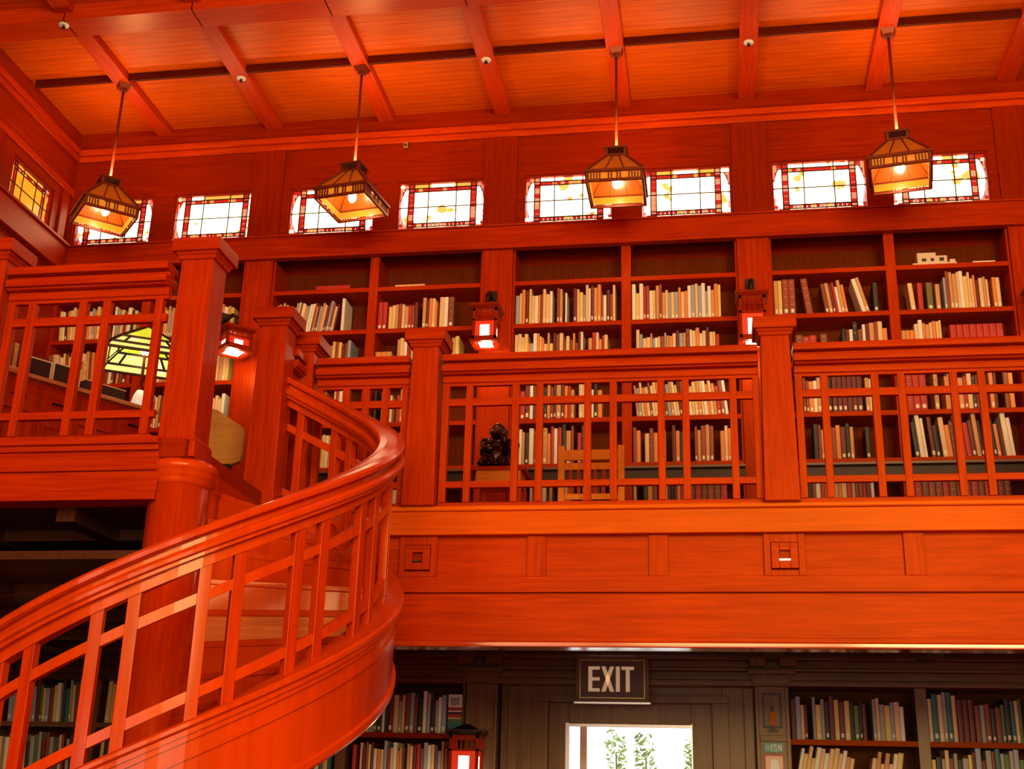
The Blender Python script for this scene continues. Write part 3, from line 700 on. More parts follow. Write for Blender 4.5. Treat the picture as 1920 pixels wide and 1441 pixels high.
m.build('white_symbols', plain('sign_white', (.85, .85, .8), .5), r)
r = empty('poster', (px, 10.858, 1.72)); tag(r, 'red bordered poster of a white figure on the brown pilaster', 'poster')
MB().box(-.082, .082, -.005, 0, 0, .395).build('sheet', plain('poster_red', (.55, .05, .02), .5), r)
MB().box(-.070, .070, -.007, -.005, .01, .385).build('ground', plain('poster_peach', (.85, .55, .4), .5), r)
m = MB().lathe(0, 0, [(.001, 0), (.04, 0), (.001, 0)], 16) if 0 else MB()
pts = [(-.06, .02), (.05, .02), (.062, .16), (.05, .22), (.035, .25), (.04, .29), (.028, .345), (.0, .365), (-.024, .35), (-.034, .30), (-.03, .26), (-.045, .23), (-.062, .16)]
m.loft([[(x, -.009, z) for x, z in pts], [(x, -.007, z) for x, z in pts]])
m.build('white_figure', plain('poster_white', (.9, .9, .88), .5), r)

# ---------------------------------------------------------------- books
PAL = {
 'cream': (.80, .52, .28), 'white': (.85, .76, .64), 'tan': (.62, .30, .12), 'orange': (.75, .24, .05), 'red': (.45, .02, .01),
 'brown': (.22, .045, .012), 'maroon': (.14, .012, .010), 'blue-grey': (.34, .36, .42), 'black': (.025, .015, .015), 'olive': (.16, .12, .02),
 'teal': (.03, .13, .12), 'green': (.10, .15, .05), 'yellow': (.78, .54, .16), 'grey': (.36, .34, .28), 'red-brown': (.30, .05, .02)}
PAGES = plain('page_block', (.62, .48, .32), .8)
LABEL = plain('call_number_label', (.9, .82, .68), .7)
BMAT = {k: plain('book_'+k.replace('-', '_'), v, .5) for k, v in PAL.items()}
def book_mesh(col, lab, bands=False):
    m = MB()
    # cover: back, front boards and bowed spine; x thickness, y depth, z height (unit size)
    m.mi = 0
    m.box(0, .09, .03, 1, 0, 1); m.box(.91, 1, .03, 1, 0, 1)
    m.loft([[(0, .03, z), (.12, .008, z), (.5, 0, z), (.88, .008, z), (1, .03, z), (1, .05, z), (0, .05, z)] for z in (0, 1)])
    m.mi = 1; m.box(.09, .91, .05, .985, .012, .982)
    if lab: m.mi = 2; m.loft([[(.08, .014, z), (.5, -.006, z), (.92, .014, z), (.92, .02, z), (.08, .02, z)] for z in (.07, .17)])
    if bands:
        m.mi = 3
        for z in (.28, .5, .72, .9): m.loft([[(.04, .02, q), (.5, -.006, q), (.96, .02, q), (.96, .03, q), (.04, .03, q)] for q in (z, z+.02)])
    me = m.mesh('book_'+col, [BMAT[col], PAGES, LABEL, BMAT['tan' if col != 'tan' else 'brown']])
    return me
MESH = {}
def get_mesh(col, lab, bands):
    k = (col, lab, bands)
    if k not in MESH: MESH[k] = book_mesh(*k)
    return MESH[k]
KINDS = {
 'mix': (['cream', 'white', 'tan', 'orange', 'cream', 'red', 'maroon', 'blue-grey', 'cream', 'brown', 'yellow', 'white', 'red-brown', 'cream', 'orange', 'tan'], .019, .038, .07),
 'thin': (['white', 'blue-grey', 'red-brown', 'cream', 'maroon', 'tan'], .014, .026, .0),
 'pale': (['cream', 'white', 'tan', 'yellow'], .026, .044, .0),
 'gap': (['cream', 'tan', 'red', 'maroon', 'orange', 'black', 'brown', 'white', 'red-brown'], .024, .046, .22),
 'dark_mix': (['cream', 'grey', 'maroon', 'black', 'teal', 'yellow', 'white', 'brown', 'green', 'blue-grey', 'black', 'grey'], .024, .046, .04),
 'green_pale': (['grey', 'cream', 'teal', 'cream', 'yellow'], .03, .05, 0),
 'set_brown': (['red-brown'], .055, .06, 0), 'set_red': (['red'], .055, .06, 0), 'set_orange': (['orange', 'tan'], .05, .056, 0),
 'set_dark': (['maroon'], .042, .046, 0), 'set_worn': (['brown', 'red-brown', 'brown', 'red'], .05, .065, .05),
 'red': (['red'], .044, .05, 0), 'brown': (['brown'], .05, .06, 0), 'dark': (['black'], .04, .045, 0), 'olive': (['olive'], .05, .06, 0), 'orange': (['orange', 'tan'], .03, .04, 0)}
ZROW = {'A': 6.116, 'B': 5.621, 'C': 5.137, 'D': 4.691, 'E': 4.241, 'L': 2.248, 'M': 1.801}
WHERE = {'A': 'upper row', 'B': 'second row', 'L': 'top row'}
SEC = {'1': 'left half of left bay', '2': 'right half of left bay', '3': 'left half of centre bay', '4': 'right half of centre bay', '5': 'left half of right bay', '6': 'right half of right bay', '0': 'left-end bookcase'}
LSEC = {'5': 'lower bookcase beside the exit door', '6': 'lower bookcase at right edge', '2': 'lower bookcase left of the hanging lantern'}
GNAME = {'A': 'books in the upper gallery row, ', 'B': 'books in the second gallery row, ', 'L': 'books in the '}
def ordinal(n):
    return '%d%s' % (n, 'th' if 10 <= n % 100 <= 20 else {1: 'st', 2: 'nd', 3: 'rd'}.get(n % 10, 'th'))
singles = []; rest = []
LIM = {'0': (-6.72, -4.70), '1': (-4.36, -3.345), '2': (-3.235, -2.20), '3': (-1.835, -.795), '4': (-.69, .31), '5': (.66, 1.70), '6': (1.805, 2.80)}
ends = {}
def lay(sec, x0, x1, kind, h0, h1, lean):
    cols, w0, w1, gp = KINDS[kind]; row, s = sec
    x = x0; z = ZROW[row]; out = []; last = None
    if row in 'LM' and s == '0': z = {'L': 2.291, 'M': 1.801}[row]
    lim = LIM[s] if row not in 'LM' else {'0': (-6.72, -4.69), '1': (-4.35, -3.355), '2': (-3.245, -2.36 if row == 'L' else -2.22), '5': (.63, 1.645), '6': (1.755, 2.81)}[s]
    if row == 'M' and s == '2': x0 = x = -3.2
    x = max(x, lim[0]); x1 = min(x1, lim[1])
    x = max(x, ends.get(sec, -99)+.003)
    a = math.radians(lean)
    if lean < 0: x += h1*math.sin(-a)*.98
    elif lean > 0: x1 -= h1*math.sin(a)
    if lean < 0: x = min(max(x, lim[0]+h1*math.sin(-a)), x1)
    while True:
        w = rnd.uniform(w0, w1); h = min(rnd.uniform(h0, h1), .40 if row not in 'LM' else .41)
        adv = w/math.cos(a)+.0012
        if x+adv > x1+.012 or x+adv > lim[1]: break
        ends[sec] = x+adv+h*math.sin(max(a, 0))
        c = rnd.choice(cols)
        if c == last and len(cols) > 2: c = rnd.choice(cols)
        if gp and rnd.random() < gp: x += rnd.uniform(.02, .06); last = None; continue
        last = c
        out.append((x, z, w, h, c, a, rnd.random() < (.55 if c not in ('orange',) else .2), kind.startswith('set_b') or kind in ('brown', 'set_worn') or rnd.random() < .08)); x += adv
    return out
dn = {}
def put(b, indiv, sec=None):
    x, z, w, h, c, a, lab, bands = b
    dep = min(.26, h*.72)
    me = get_mesh(c, lab, bands)
    if a > 0: loc = Vector((x-0, 10.955, z+.0006)); rot = a; off = Vector((0, 0, w*math.sin(a)))
    else: loc = Vector((x, 10.955, z+.0006)); rot = a; off = Vector((0, 0, 0))
    # a > 0 leans right (pivot on the lower right corner), a < 0 leans left (pivot on the lower left)
    M = Matrix.Translation(loc+off) @ Matrix.Rotation(rot, 4, 'Y') @ Matrix.Diagonal((w, dep, h, 1))
    return me, M
allrows = {}
for rw in ROWS: allrows.setdefault(rw[0], []).extend(lay(*rw))
INDIV = ['A1', 'A2', 'A3', 'A4', 'A5', 'A6', 'B1', 'B2', 'B3', 'B4', 'B5', 'B6', 'L5', 'L6', 'L2']
stuffm = MB(); smats = []; count = 0
bmx = bmesh.new(); matidx = {}
matlist = []
def add_stuff(me, M):
    base = len(bmx.verts)
    vs = [bmx.verts.new(M @ v.co) for v in me.vertices]
    for p in me.polygons:
        f = bmx.faces.new([vs[i] for i in p.vertices]); mt = me.materials[p.material_index]
        if mt.name not in matidx: matidx[mt.name] = len(matlist); matlist.append(mt)
        f.material_index = matidx[mt.name]
SIZ = lambda w, h: ('slim ' if w < .026 else 'thick ' if w > .047 else '')+('tall ' if h > .355 else 'short ' if h < .29 else '')
for s, lst in allrows.items():
    lst.sort(key=lambda b: b[0])
    for n, b in enumerate(lst):
        me, M = put(b, True)
        if s in INDIV and count < 298:
            o = bpy.data.objects.new('book', me); COL.objects.link(o); o.matrix_world = M
            where = ('%s, %s' % (WHERE[s[0]], SEC[s[1]])) if s[0] != 'L' else 'top row, '+LSEC[s[1]]
            tag(o, '%s%s book, %s from left, %s' % (SIZ(b[2], b[3]), b[4], ordinal(n+1), where), 'book', GNAME[s[0]]+(SEC[s[1]] if s[0] != 'L' else LSEC[s[1]]))
            count += 1
        else: add_stuff(me, M)
bmesh.ops.recalc_face_normals(bmx, faces=bmx.faces)
me = bpy.data.meshes.new('books'); bmx.to_mesh(me); bmx.free()
for m in matlist: me.materials.append(m)
o = bpy.data.objects.new('books', me); COL.objects.link(o)
tag(o, 'mass of books on the shelves seen through the railings and at the bottom', 'books', None, 'stuff')
print('BOOKS individual', count)

# things lying on the top shelves
zt = 6.5705
tag(MB().box(-3.90, -3.545, 10.94, 11.16, zt, zt+.045).build('flat_book', BMAT['red']), 'red book lying flat on the top shelf of the left bay', 'book')
tag(MB().box(-3.07, -2.765, 10.94, 11.14, zt, zt+.022).build('flat_folder', BMAT['cream']), 'pale folder lying flat on the top shelf left of the middle lantern', 'folder')
tag(MB().box(2.50, 2.70, 10.94, 11.14, zt, zt+.018).build('flat_folder', BMAT['white']), 'white papers lying flat on the top shelf at far right', 'papers')
r = empty('model_house', (2.16, 11.0, zt)); tag(r, 'cream architectural model with dark openings on the top shelf at right', 'model')
MODW = plain('model_card', (.75, .55, .38), .7)
MB().box(-.20, .20, -.05, .12, 0, .025).build('base', MODW, r)
MB().box(-.15, .12, -.03, .09, .026, .105).box(-.15, .02, -.028, .088, .105, .14).build('block', MODW, r)
MB().box(-.11, -.07, -.034, -.03, .05, .08).box(-.03, .0, -.034, -.03, .05, .08).box(.05, .09, -.034, -.03, .05, .085).build('opening', BMAT['black'], r)
MB().box(.14, .19, -.04, .08, .026, .06).build('annex', MODW, r)
# displayed striped book on the lower shelf
r = empty('striped_book', (-2.345, 10.955, 2.248)); tag(r, 'face-out book with rainbow stripes beside the hanging lantern', 'book')
z = 0
MB().box(0, .125, .004, .03, 0, .335).build('pages', PAGES, r)
m = MB(); zz = [0, .10, .125, .135, .165, .185, .195, .225, .335]; cm = ['teal', 'green', 'yellow', 'red', 'black', 'white', 'red', 'white']
for k in range(8): m.mi = k; m.box(0, .125, 0, .004, zz[k], zz[k+1])
m.mi = 8; m.box(.02, .10, -.002, 0, .24, .31)
m.build('striped_cover', [BMAT[c] for c in cm]+[BMAT['grey']], r)

# ---------------------------------------------------------------- hanging lanterns
def pendant(x, y, ang, label):
    r = empty('pendant_lantern', (x, y, 8.477), ang); tag(r, label, 'lamp', 'pendant lanterns under the ceiling')
    z = lambda Z: Z-8.477
    MB().frust(0, 0, -.05, 0, .045, .065).frust(0, 0, -.08, -.05, .03, .03).build('canopy', COPPER, r)
    MB().tube([(0, 0, z(7.375)), (0, 0, -.075)], .013, 8).build('rod', COPPER, r)
    m = MB()
    m.frust(0, 0, z(7.365), z(7.385), .105, .105)
    for sx in (-1, 1):
        for sy in (-1, 1): m.box(sx*.085-.012, sx*.085+.012, sy*.085-.012, sy*.085+.012, z(7.305), z(7.365))
    m.frust(0, 0, z(7.29), z(7.305), .10, .10)
    m.build('top_cage', COPPER, r)
    h, t = .262, .016
    z0, z1, zt = z(7.035), z(7.06), z(7.29)
    # roof ribs and glass
    m = MB()
    for sx in (-1, 1):
        for sy in (-1, 1): m.tube([(sx*h*.98, sy*h*.98, z1), (sx*.09, sy*.09, zt)], .012, 6, False)
    for u in (-.33, .33):
        for (dx, dy) in ((1, 0), (-1, 0), (0, 1), (0, -1)):
            px, py = (dx*h*.97 if dx else u*h, dy*h*.97 if dy else u*h); qx, qy = (dx*.088 if dx else u*.088, dy*.088 if dy else u*.088)
            m.tube([(px, py, z1), (qx, qy, zt)], .006, 5, False)
    m.build('roof_rib', COPPER, r)
    R = lambda a, zz: [(-a, -a, zz), (a, -a, zz), (a, a, zz), (-a, a, zz)]
    m = MB(); m.loft([R(h*.95, z1), R(.085, zt-.005)], caps=False); g = m.build('roof_glass', AMBER2, r)
    # eave, frieze with fretwork, skirt
    m = MB()
    def ring(a, t, za, zb): m.box(-a, a, -a, -a+t, za, zb).box(-a, a, a-t, a, za, zb).box(-a, -a+t, -a+t, a-t, za, zb).box(a-t, a, -a+t, a-t, za, zb)
    ring(h+.012, .03, z(7.035), z(7.06)); ring(h, .018, z(6.94), z(6.965))
    for k in range(-9, 10):
        if k % 10 == 0 or abs(k) in (3, 4): continue
        q = k*h/10
        for s in (-1, 1): m.box(q-.006, q+.006, s*(h-.01)-.006, s*(h-.01)+.006, z(6.965), z(7.035)).box(s*(h-.01)-.006, s*(h-.01)+.006, q-.006, q+.006, z(6.965), z(7.035))
    for sx in (-1, 1):
        for sy in (-1, 1): m.box(sx*(h-.012)-.012, sx*(h-.012)+.012, sy*(h-.012)-.012, sy*(h-.012)+.012, z(6.965), z(7.035))
    m.build('fretwork_frieze', COPPER, r)
    m = MB()
    for (dx, dy) in ((1, 0), (-1, 0), (0, 1), (0, -1)):
        a = h-.028
        if dx: m.box(dx*a-.002, dx*a+.002, -a, a, z(6.965), z(7.035))
        else: m.box(-a, a, dy*a-.002, dy*a+.002, z(6.965), z(7.035))
    m.build('frieze_glass', AMBER, r)
    MB().tube([(0, 0, z(7.13)), (0, 0, z(7.29))], .018, 8).build('socket', BLACKM, r)
    MB().ball((0, 0, z(7.06)), .045, 12, (.04, .04, .062)).build('bulb', BULB, r)
    point('pendant_glow', (0, 0, z(6.985)), 8, (1, .68, .34), .04, r)
    ug = area('ceiling_glow_fill', (0, 0, z(7.392)), (0, 0, z(8.4)), .17, .17, 15, (1, .62, .26)); ug.parent = r  # added upward light above the cage, no lamp there; brightens the ceiling
    return r
LN = ['leftmost pendant lantern, turned diagonally in front of the first window', 'second pendant lantern from the left, in front of the third window', 'third pendant lantern from the left, square to the wall', 'rightmost pendant lantern in front of the last full window']
for i, ang in enumerate((-48, -9, 0, -9)): pendant(X0+P*(i-1.5)+.01, 9.918, math.radians(ang), LN[i])

# wall lanterns on brackets
def wall_lantern(x, y, ztop, zbot, label, a=.115, bracket=True, ang=0, power=5, roof=None):
    r = empty('wall_lantern', (x, y, zbot), ang); tag(r, label, 'lamp', 'wall lanterns')
    H = ztop-zbot; body0, body1 = .03, H-.075
    MB().frust(0, 0, H-.02, H, a+.03, a+.03).frust(0, 0, H-.045, H-.02, a+.005, a+.03).frust(0, 0, H, H+.05, a-.01, .025).build('roof', roof or WD['x'], r)
    m = MB()
    for sx in (-1, 1):
        for sy in (-1, 1): m.box(sx*(a-.012)-.012, sx*(a-.012)+.012, sy*(a-.012)-.012, sy*(a-.012)+.012, .02, H-.045)
    def ring(A, t, za, zb): m.box(-A, A, -A, -A+t, za, zb).box(-A, A, A-t, A, za, zb).box(-A, -A+t, -A+t, A-t, za, zb).box(A-t, A, -A+t, A-t, za, zb)
    ring(a+.02, .045, 0, .02); ring(a, .02, .02, .06); ring(a, .016, H*.56, H*.60); ring(a, .016, H-.07, H-.045)
    for k in (-3, -1, 1, 3):
        q = k*a/5
        for s in (-1, 1): m.box(q-.004, q+.004, s*(a-.008)-.004, s*(a-.008)+.004, H*.6, H-.07).box(s*(a-.008)-.004, s*(a-.008)+.004, q-.004, q+.004, H*.6, H-.07)
    m.build('frame', WD['z'], r)
    m = MB(); g = a-.022
    for s in (-1, 1):
        m.mi = 0
        m.box(-g, -.045, s*g-.002, s*g+.002, .06, H*.56).box(.045, g, s*g-.002, s*g+.002, .06, H*.56).box(-.045, .045, s*g-.002, s*g+.002, H*.46, H*.56)
        m.box(s*g-.002, s*g+.002, -g, -.045, .06, H*.56).box(s*g-.002, s*g+.002, .045, g, .06, H*.56).box(s*g-.002, s*g+.002, -.045, .045, H*.46, H*.56)
        m.mi = 1
        m.box(-.045, .045, s*g-.002, s*g+.002, .06, H*.46).box(s*g-.002, s*g+.002, -.045, .045, .06, H*.46)
    m.build('glass', [LAMPR, LAMPW], r)
    MB().box(-g+.03, g-.03, -g+.03, g-.03, .004, .01).build('bottom_glass', LAMPW, r)
    if bracket:
        d = 10.875-y
        m = MB().tube([(0, 0, H+.05), (0, 0, H+.14), (0, d*.35, H+.2), (0, d, H+.2)], [.02, .022, .02, .02], 8)
        m.box(-.045, .045, d-.02, d, H+.08, H+.28)
        m.build('bracket', BLACKM, r)
    point('lantern_glow', (0, -.0, -.06), power, (1, .72, .42), .04, r)
    return r
wall_lantern(-2.055, 10.62, 6.165, 5.78, 'middle wall lantern with a bright white pane, left of the centre bookcase')
wall_lantern(.438, 10.62, 6.185, 5.70, 'right wall lantern partly hidden by the newel post cap', .12)
wall_lantern(-4.55, 10.55, 6.0, 5.76, 'left wall lantern with red panes between the two big posts', .13, True, math.radians(45))
wall_lantern(2.98, 10.62, 6.165, 5.78, 'far right wall lantern at the frame edge')
wall_lantern(-2.08, 10.52, 2.25, 1.86, 'lower wall lantern with red glass left of the exit door', .125, False, roof=BLACKM)

# sprinklers and the wall sensor
for i, (x, y, lb) in enumerate(((X0-P, 9.94, 'small white sprinkler head on the ceiling between first and second lantern'), (X0, 9.92, 'small white sprinkler head on the ceiling between second and third lantern'), (X0+P, 9.94, 'small white sprinkler head on the ceiling between third and fourth lantern'), (X0+2*P, 9.94, 'small white sprinkler head at the right edge of the ceiling'), (-5.80, 8.79, 'small sprinkler head on the ceiling in the upper left corner'))):
    zz = 8.477 if i < 4 else 8.40
    r = empty('sprinkler_head', (x, y, zz)); tag(r, lb, 'sprinkler', 'ceiling sprinkler heads')
    MB().lathe(0, 0, [(.048, -.0), (.048, -.008), (.03, -.014), (.012, -.014)], 20).build('rosette', plain('sprinkler_white_%d' % i, (.8, .75, .7), .25), r)
    MB().lathe(0, 0, [(.012, -.012), (.012, -.03), (.02, -.034), (.02, -.038), (.004, -.04)], 16).build('nozzle', BLACKM, r)
r = empty('wall_sensor', (-3.03, 10.888, 8.16)); tag(r, 'small pale sensor high on the back wall between two windows', 'sensor')
MB().box(-.025, .025, -.03, 0, -.035, .035).build('housing', plain('sensor_beige', (.40, .16, .06), .5), r, .006)
MB().ball((0, -.03, -.008), .014, 8).build('lens', BLACKM, r)

# ---------------------------------------------------------------- gallery furniture
# cabinet on the landing, turned
A0, A1 = Vector((-5.02, 7.06)), Vector((-4.20, 8.36)); dv = (A1-A0); CL = dv.length; ca = math.atan2(dv.y, dv.x)
CH = 4.45-ZF
r = empty('counter_cabinet', (A0.x, A0.y, ZF), ca); tag(r, 'long red wooden cabinet with drawers on the landing behind the left railing', 'cabinet')
MB().box(0, CL, .02, .5, 0, CH-.03).build('body', W['x'], r)
MB().box(-.03, CL+.03, -.03, .53, CH-.03, CH).build('countertop', wood('pale_top', (.55, .22, .07), (.75, .36, .14), 'x'), r, .004)
n = 5
for k in range(n):
    a, b = CL*k/n+.02, CL*(k+1)/n-.02
    d = MB().box(a, b, 0, .019, CH-.27, CH-.06).build('drawer', W['x'], r, .004)
    MB().box((a+b)/2-.05, (a+b)/2+.05, -.022, -.012, CH-.175, CH-.163).box((a+b)/2-.05, (a+b)/2-.042, -.012, 0, CH-.175, CH-.163).box((a+b)/2+.042, (a+b)/2+.05, -.012, 0, CH-.175, CH-.163).build('handle', BLACKM, d)
    m = MB().box(a, a+.05, .0, .019, .06, CH-.30).box(b-.05, b, 0, .019, .06, CH-.30).box(a+.05, b-.05, 0, .019, .06, .11).box(a+.05, b-.05, 0, .019, CH-.35, CH-.30).box(a+.05, b-.05, .012, .019, .11, CH-.35)
    m.build('door', W['z'], r)
def on_cab(t, d=.12): 
    u = dv.normalized(); nrm = Vector((-u.y, u.x)); q = A0+u*(CL*t)+nrm*d
    return (q.x, q.y, 4.4505)
# glass table lamp
lx, ly, lz = -4.21, 8.22, 4.4505
lx, ly, _ = on_cab(.965, .14)
GG = stained('green_art_glass', (.50, .66, .03), .8, (.95, .75, .12)); GW2 = stained('yellow_art_glass', (1, .85, .25), .75, (1, .98, .6))
r = empty('table_lamp', (lx, ly, lz), math.radians(30)); tag(r, 'table lamp with a pyramid shade of green and yellow glass on the cabinet', 'lamp')
MB().lathe(0, 0, [(.075, 0), (.085, .015), (.05, .03), (.062, .06), (.045, .13), (.025, .17)], 24).build('base', plain('white_ceramic_glow', (.85, .82, .75), .2, 0, (1, .95, .85), .35), r)  # ceramic is given a glow so the base reads as lit
MB().tube([(0, 0, .16), (0, 0, .68)], .012, 8).build('pole', COPPER, r)
h0, h1, a0, a1 = .33, .60, .30, .02
R = lambda a, zz: [(-a, -a, zz), (a, -a, zz), (a, a, zz), (-a, a, zz)]
m = MB(); LV = [(.30, .40), (.27, .455), (.20, .53), (.02, .69)]
m.mi = 0; m.loft([R(*LV[2]), R(*LV[3])], caps=False); m.mi = 1; m.loft([R(*LV[1]), R(*LV[2])], caps=False); m.mi = 1; m.loft([R(*LV[0]), R(*LV[1])], caps=False)
m.build('lamp_shade', [GG, GW2], r)
m = MB()
for sx in (-1, 1):
    for sy in (-1, 1):
        for q in range(3): m.tube([(sx*LV[q][0]*1.01, sy*LV[q][0]*1.01, LV[q][1]), (sx*LV[q+1][0]*1.01, sy*LV[q+1][0]*1.01, LV[q+1][1])], .013, 6, False)
for q in (0, 1, 2):
    a = LV[q][0]*1.01; zz = LV[q][1]
    for (x0, y0_, x1, y1_) in ((-a, -a, a, -a), (a, -a, a, a), (a, a, -a, a), (-a, a, -a, -a)): m.tube([(x0, y0_, zz), (x1, y1_, zz)], .012, 6, False)
a = .262; 
for s in (-1, 1):
    for k in (-.33, .33): m.tube([(k*.54, s*.272, .455), (k*.40, s*.202, .53)], .010, 5, False).tube([(s*.272, k*.54, .455), (s*.202, k*.40, .53)], .010, 5, False)
m.build('shade_frame', BLACKM, r)
MB().ball((0, 0, .50), .035).build('bulb', BULB, r)
point('table_lamp_glow', (0, 0, .44), 3, (1, .8, .5), .04, r)
# two dark framed screens, papers and books on the cabinet
for t, w_, h_, lb in ((.40, .20, .16, 'dark picture frame with white edge on the cabinet, left one'), (.55, .20, .17, 'dark picture frame with white edge on the cabinet, nearer the lamp')):
    x, y, z = on_cab(t, .10); r = empty('picture_frame', (x, y, z), ca); tag(r, lb, 'picture frame', 'frames on the cabinet')
    MB().box(-w_/2, w_/2, 0, .012, .0, h_).build('picture', BMAT['black'], r)
    m = MB().box(-w_/2-.01, -w_/2, -.004, .014, 0, h_+.01).box(w_/2, w_/2+.01, -.004, .014, 0, h_+.01).box(-w_/2, w_/2, -.004, .014, h_, h_+.01)
    m.build('frame', BMAT['white'], r); MB().box(-.02, .02, .012, .07, 0, .008).box(-.02, .02, .012, .018, .008, .1).build('stand', BMAT['black'], r)
x, y, z = on_cab(.745, .06); r = empty('long_tray', (x, y, z), ca); tag(r, 'long dark open tray with a pale rim left of the glass lamp', 'tray')
MB().box(-.17, .17, 0, .16, 0, .008).box(-.17, .17, 0, .008, .008, .1).box(-.17, .17, .152, .16, .008, .1).box(-.17, -.16, .008, .152, .008, .1).box(.16, .17, .008, .152, .008, .1).build('box', BMAT['black'], r)
MB().box(-.173, .173, -.003, .01, .1, .108).build('rim', BMAT['cream'], r)
x, y, z = on_cab(.24, .06); r = empty('paper_stack', (x, y, z), ca); tag(r, 'stack of cream papers at the left end of the cabinet', 'papers')
MB().box(-.11, .11, 0, .2, 0, .045).box(-.15, -.11, 0, .17, 0, .02).build('sheets', BMAT['cream'], r)
for k, (t, c, h_, lb) in enumerate(((.07, 'tan', .40, 'tall tan book standing at the left end of the cabinet'), (.035, 'red', .32, 'red book standing at the left end of the cabinet'))):
    x, y, z = on_cab(t, .10); o = bpy.data.objects.new('book', get_mesh(c, False, False)); COL.objects.link(o)
    o.matrix_world = Matrix.Translation((x, y, z)) @ Matrix.Rotation(ca, 4, 'Z') @ Matrix.Diagonal((.035, .2, h_, 1)); tag(o, lb, 'book', 'books standing on the cabinet')
for k, t in enumerate((.32, .345, .37, .52, .545, .70)):
    x, y, z = on_cab(t, .32); c = ['brown', 'tan', 'maroon', 'red-brown', 'cream', 'tan'][k]; o = bpy.data.objects.new('book', get_mesh(c, False, True)); COL.objects.link(o)
    o.matrix_world = Matrix.Translation((x, y, z)) @ Matrix.Rotation(ca, 4, 'Z') @ Matrix.Diagonal((.032, .15, .30+.02*(k % 3), 1))
    tag(o, '%s book standing %s on the cabinet, %s from left at the back' % (c, ['behind the papers', 'behind the papers', 'behind the left frame', 'behind the right frame', 'behind the right frame', 'behind the tray'][k], ordinal(k+1)), 'book', 'books standing on the cabinet')
# letter rack beside the lamp
x, y = -3.93, 8.42; r = empty('letter_rack', (x, y, ZF)); tag(r, 'small wooden stand with a wire rack of leaflets right of the glass lamp', 'rack')
MB().box(-.12, .12, -.1, .1, .80, .83).build('top', W['x'], r)
for sx in (-1, 1):
    for sy in (-1, 1): MB().box(sx*.1-.014, sx*.1+.014, sy*.08-.014, sy*.08+.014, 0, .80).build('leg', W['z'], r)
m = MB()
for k in range(6): m.tube([(-.08+.032*k, -.06, .83), (-.095+.038*k, -.085, .99)], .006, 5, False)
m.tube([(-.1, -.086, .99), (.1, -.086, .99)], .006, 5, False)
m.build('wire_rack', BMAT['cream'], r)
MB().box(-.085, .085, -.045, -.03, .831, 1.0).build('leaflet', BMAT['red-brown'], r)

# tan faceted board on a dark stand, behind the corner post
r = empty('lectern', (-3.53, 8.30, ZF)); tag(r, 'tan wooden lectern board with cut corners on a dark stand behind the corner post', 'lectern')
HX = [(-.26, .43), (-.02, .38), (.09, .42), (.105, .48), (.105, .64), (.085, .69), (-.13, .83), (-.26, .86)]
m = MB().loft([[(x, 0, z-.02) for x, z in HX], [(x, .05, z-.02) for x, z in HX]])
m.build('board', wood('tan_board', (.50, .20, .045), (.62, .28, .07), 'x', rough=.5, coat=.05), r, .008)
MB().tube([(-.06, .03, 0), (-.06, .03, .5)], .018, 8).lathe(-.06, .03, [(.14, 0), (.14, .015), (.02, .03)], 20).build('stand', BLACKM, r)
MB().ball((-.07, -.02, .345), .022).build('knob', BMAT['white'], r)
MB().box(-.12, .02, -.01, .04, .29, .38).build('bracket', BLACKM, r)

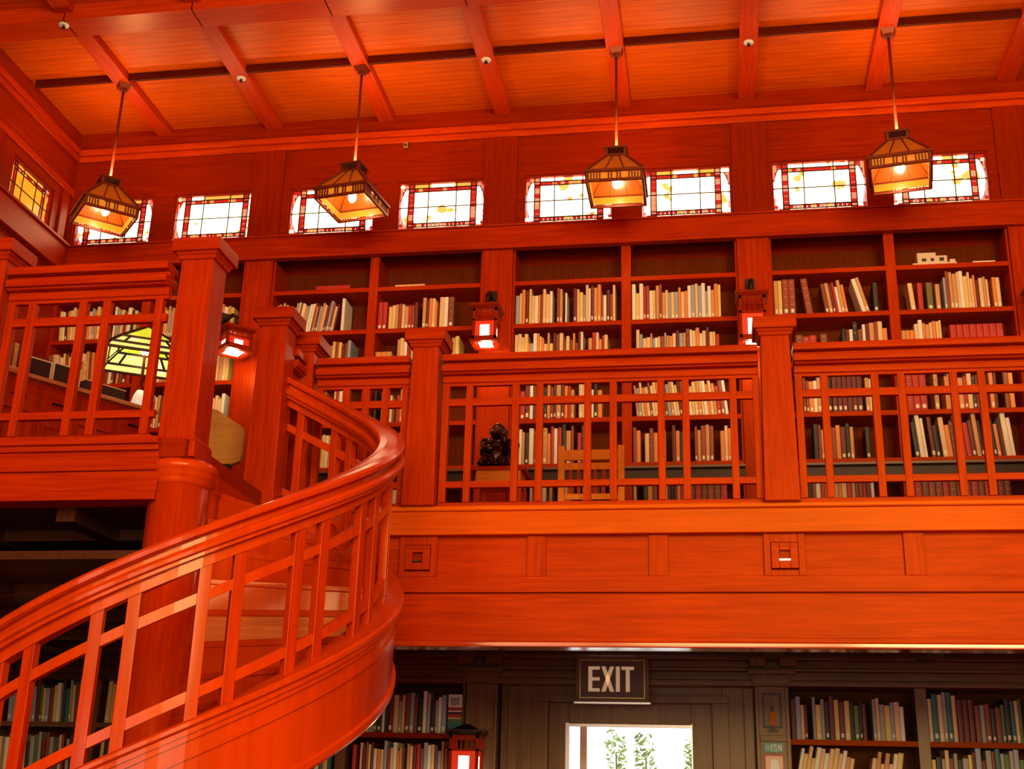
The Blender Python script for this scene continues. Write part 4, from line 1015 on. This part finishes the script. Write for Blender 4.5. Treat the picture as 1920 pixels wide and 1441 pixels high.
# ape sculpture on a low chest
r = empty('side_table', (-1.74, 9.93, ZF)); tag(r, 'square red wooden table under the dark ape sculpture', 'table')
MB().box(-.24, .22, -.16, .22, .71, .745).build('top', W['x'], r, .004)
MB().box(-.20, .18, -.14, .18, .60, .71).build('apron', wood('bright_apron', (.62, .14, .02), (.85, .26, .04), 'x'), r)
for sx in (-.185, .165):
    for sy in (-.12, .17): MB().box(sx-.022, sx+.022, sy-.022, sy+.022, 0, .60).build('leg', W['z'], r)
BRZ = plain('dark_bronze', (.045, .014, .012), .22, .75)
r = empty('ape_sculpture', (-1.78, 9.93, ZF+.7455)); tag(r, 'dark glossy sculpture of a seated ape holding a skull, on the side table', 'sculpture')
m = MB()
for c, s in (((-.02, .02, .12), (.13, .12, .12)), ((-.03, .03, .20), (.12, .10, .11)), ((-.0, -.02, .335), (.068, .07, .085)), ((.015, -.075, .315), (.04, .035, .04)), ((-.0, .0, .27), (.07, .06, .06)),
             ((-.10, -.07, .06), (.055, .10, .05)), ((.06, -.07, .06), (.055, .10, .05)), ((-.12, -.15, .025), (.035, .05, .025)), ((.07, -.15, .025), (.035, .05, .025)),
             ((-.12, -.0, .23), (.045, .05, .07)), ((-.12, -.05, .17), (.035, .05, .07)), ((-.07, -.10, .17), (.06, .03, .03)), ((.10, -.02, .22), (.05, .05, .06)), ((.12, -.08, .17), (.04, .06, .04)), ((.07, -.11, .25), (.03, .03, .06)), ((.05, -.10, .29), (.025, .02, .03)),
             ((.15, -.09, .15), (.045, .045, .06)), ((.0, .0, .03), (.16, .14, .03)), ((-.065, -.02, .34), (.014, .02, .025)), ((.065, -.01, .34), (.014, .02, .025)), ((0, -.06, .365), (.05, .03, .018))):
    m.ball(c, 1, 12, s)
o = m.build('body', BRZ, r)
rm = o.modifiers.new('fuse', 'REMESH'); rm.mode = 'VOXEL'; rm.voxel_size = .008; rm.use_smooth_shade = True
MB().ball((0, -.085, .335), 1, 12, (.036, .02, .04)).build('face', plain('bronze_face', (.16, .05, .02), .3, .5), r)
MB().ball((.165, -.12, .185), 1, 12, (.04, .04, .045)).ball((.165, -.15, .16), 1, 8, (.025, .02, .02)).build('skull', BRZ, r)

# chair with slatted back seen from behind
OC = wood('orange_oak', (.72, .17, .02), (.92, .30, .04), 'z', rough=.4)
def chair(x, y, ang, label):
    r = empty('reading_chair', (x, y, ZF), ang); tag(r, label, 'chair')
    for sx in (-1, 1):
        MB().box(sx*.255-.028, sx*.255+.028, -.02, .03, 0, .97).build('back_post', OC, r, .004)
        MB().box(sx*.25-.024, sx*.25+.024, .42, .47, 0, .44).build('leg', OC, r, .004)
    MB().box(-.227, .227, -.012, .02, .845, .935).build('top_slat', OC, r, .003)
    MB().box(-.227, .227, -.008, .016, .76, .82).build('cross_slat', OC, r, .003)
    MB().box(-.227, .227, -.008, .016, .50, .55).build('cross_slat', OC, r, .003)
    for k in range(6): MB().box(-.19+.07*k, -.16+.07*k, -.006, .010, .55, .76).build('spindle', W['z'], r)
    MB().box(-.28, .28, -.02, .48, .44, .475).build('seat', OC, r, .006)
chair(-.985, 10.0, 0, 'orange wooden chair with slatted back behind the railing above the exit sign')
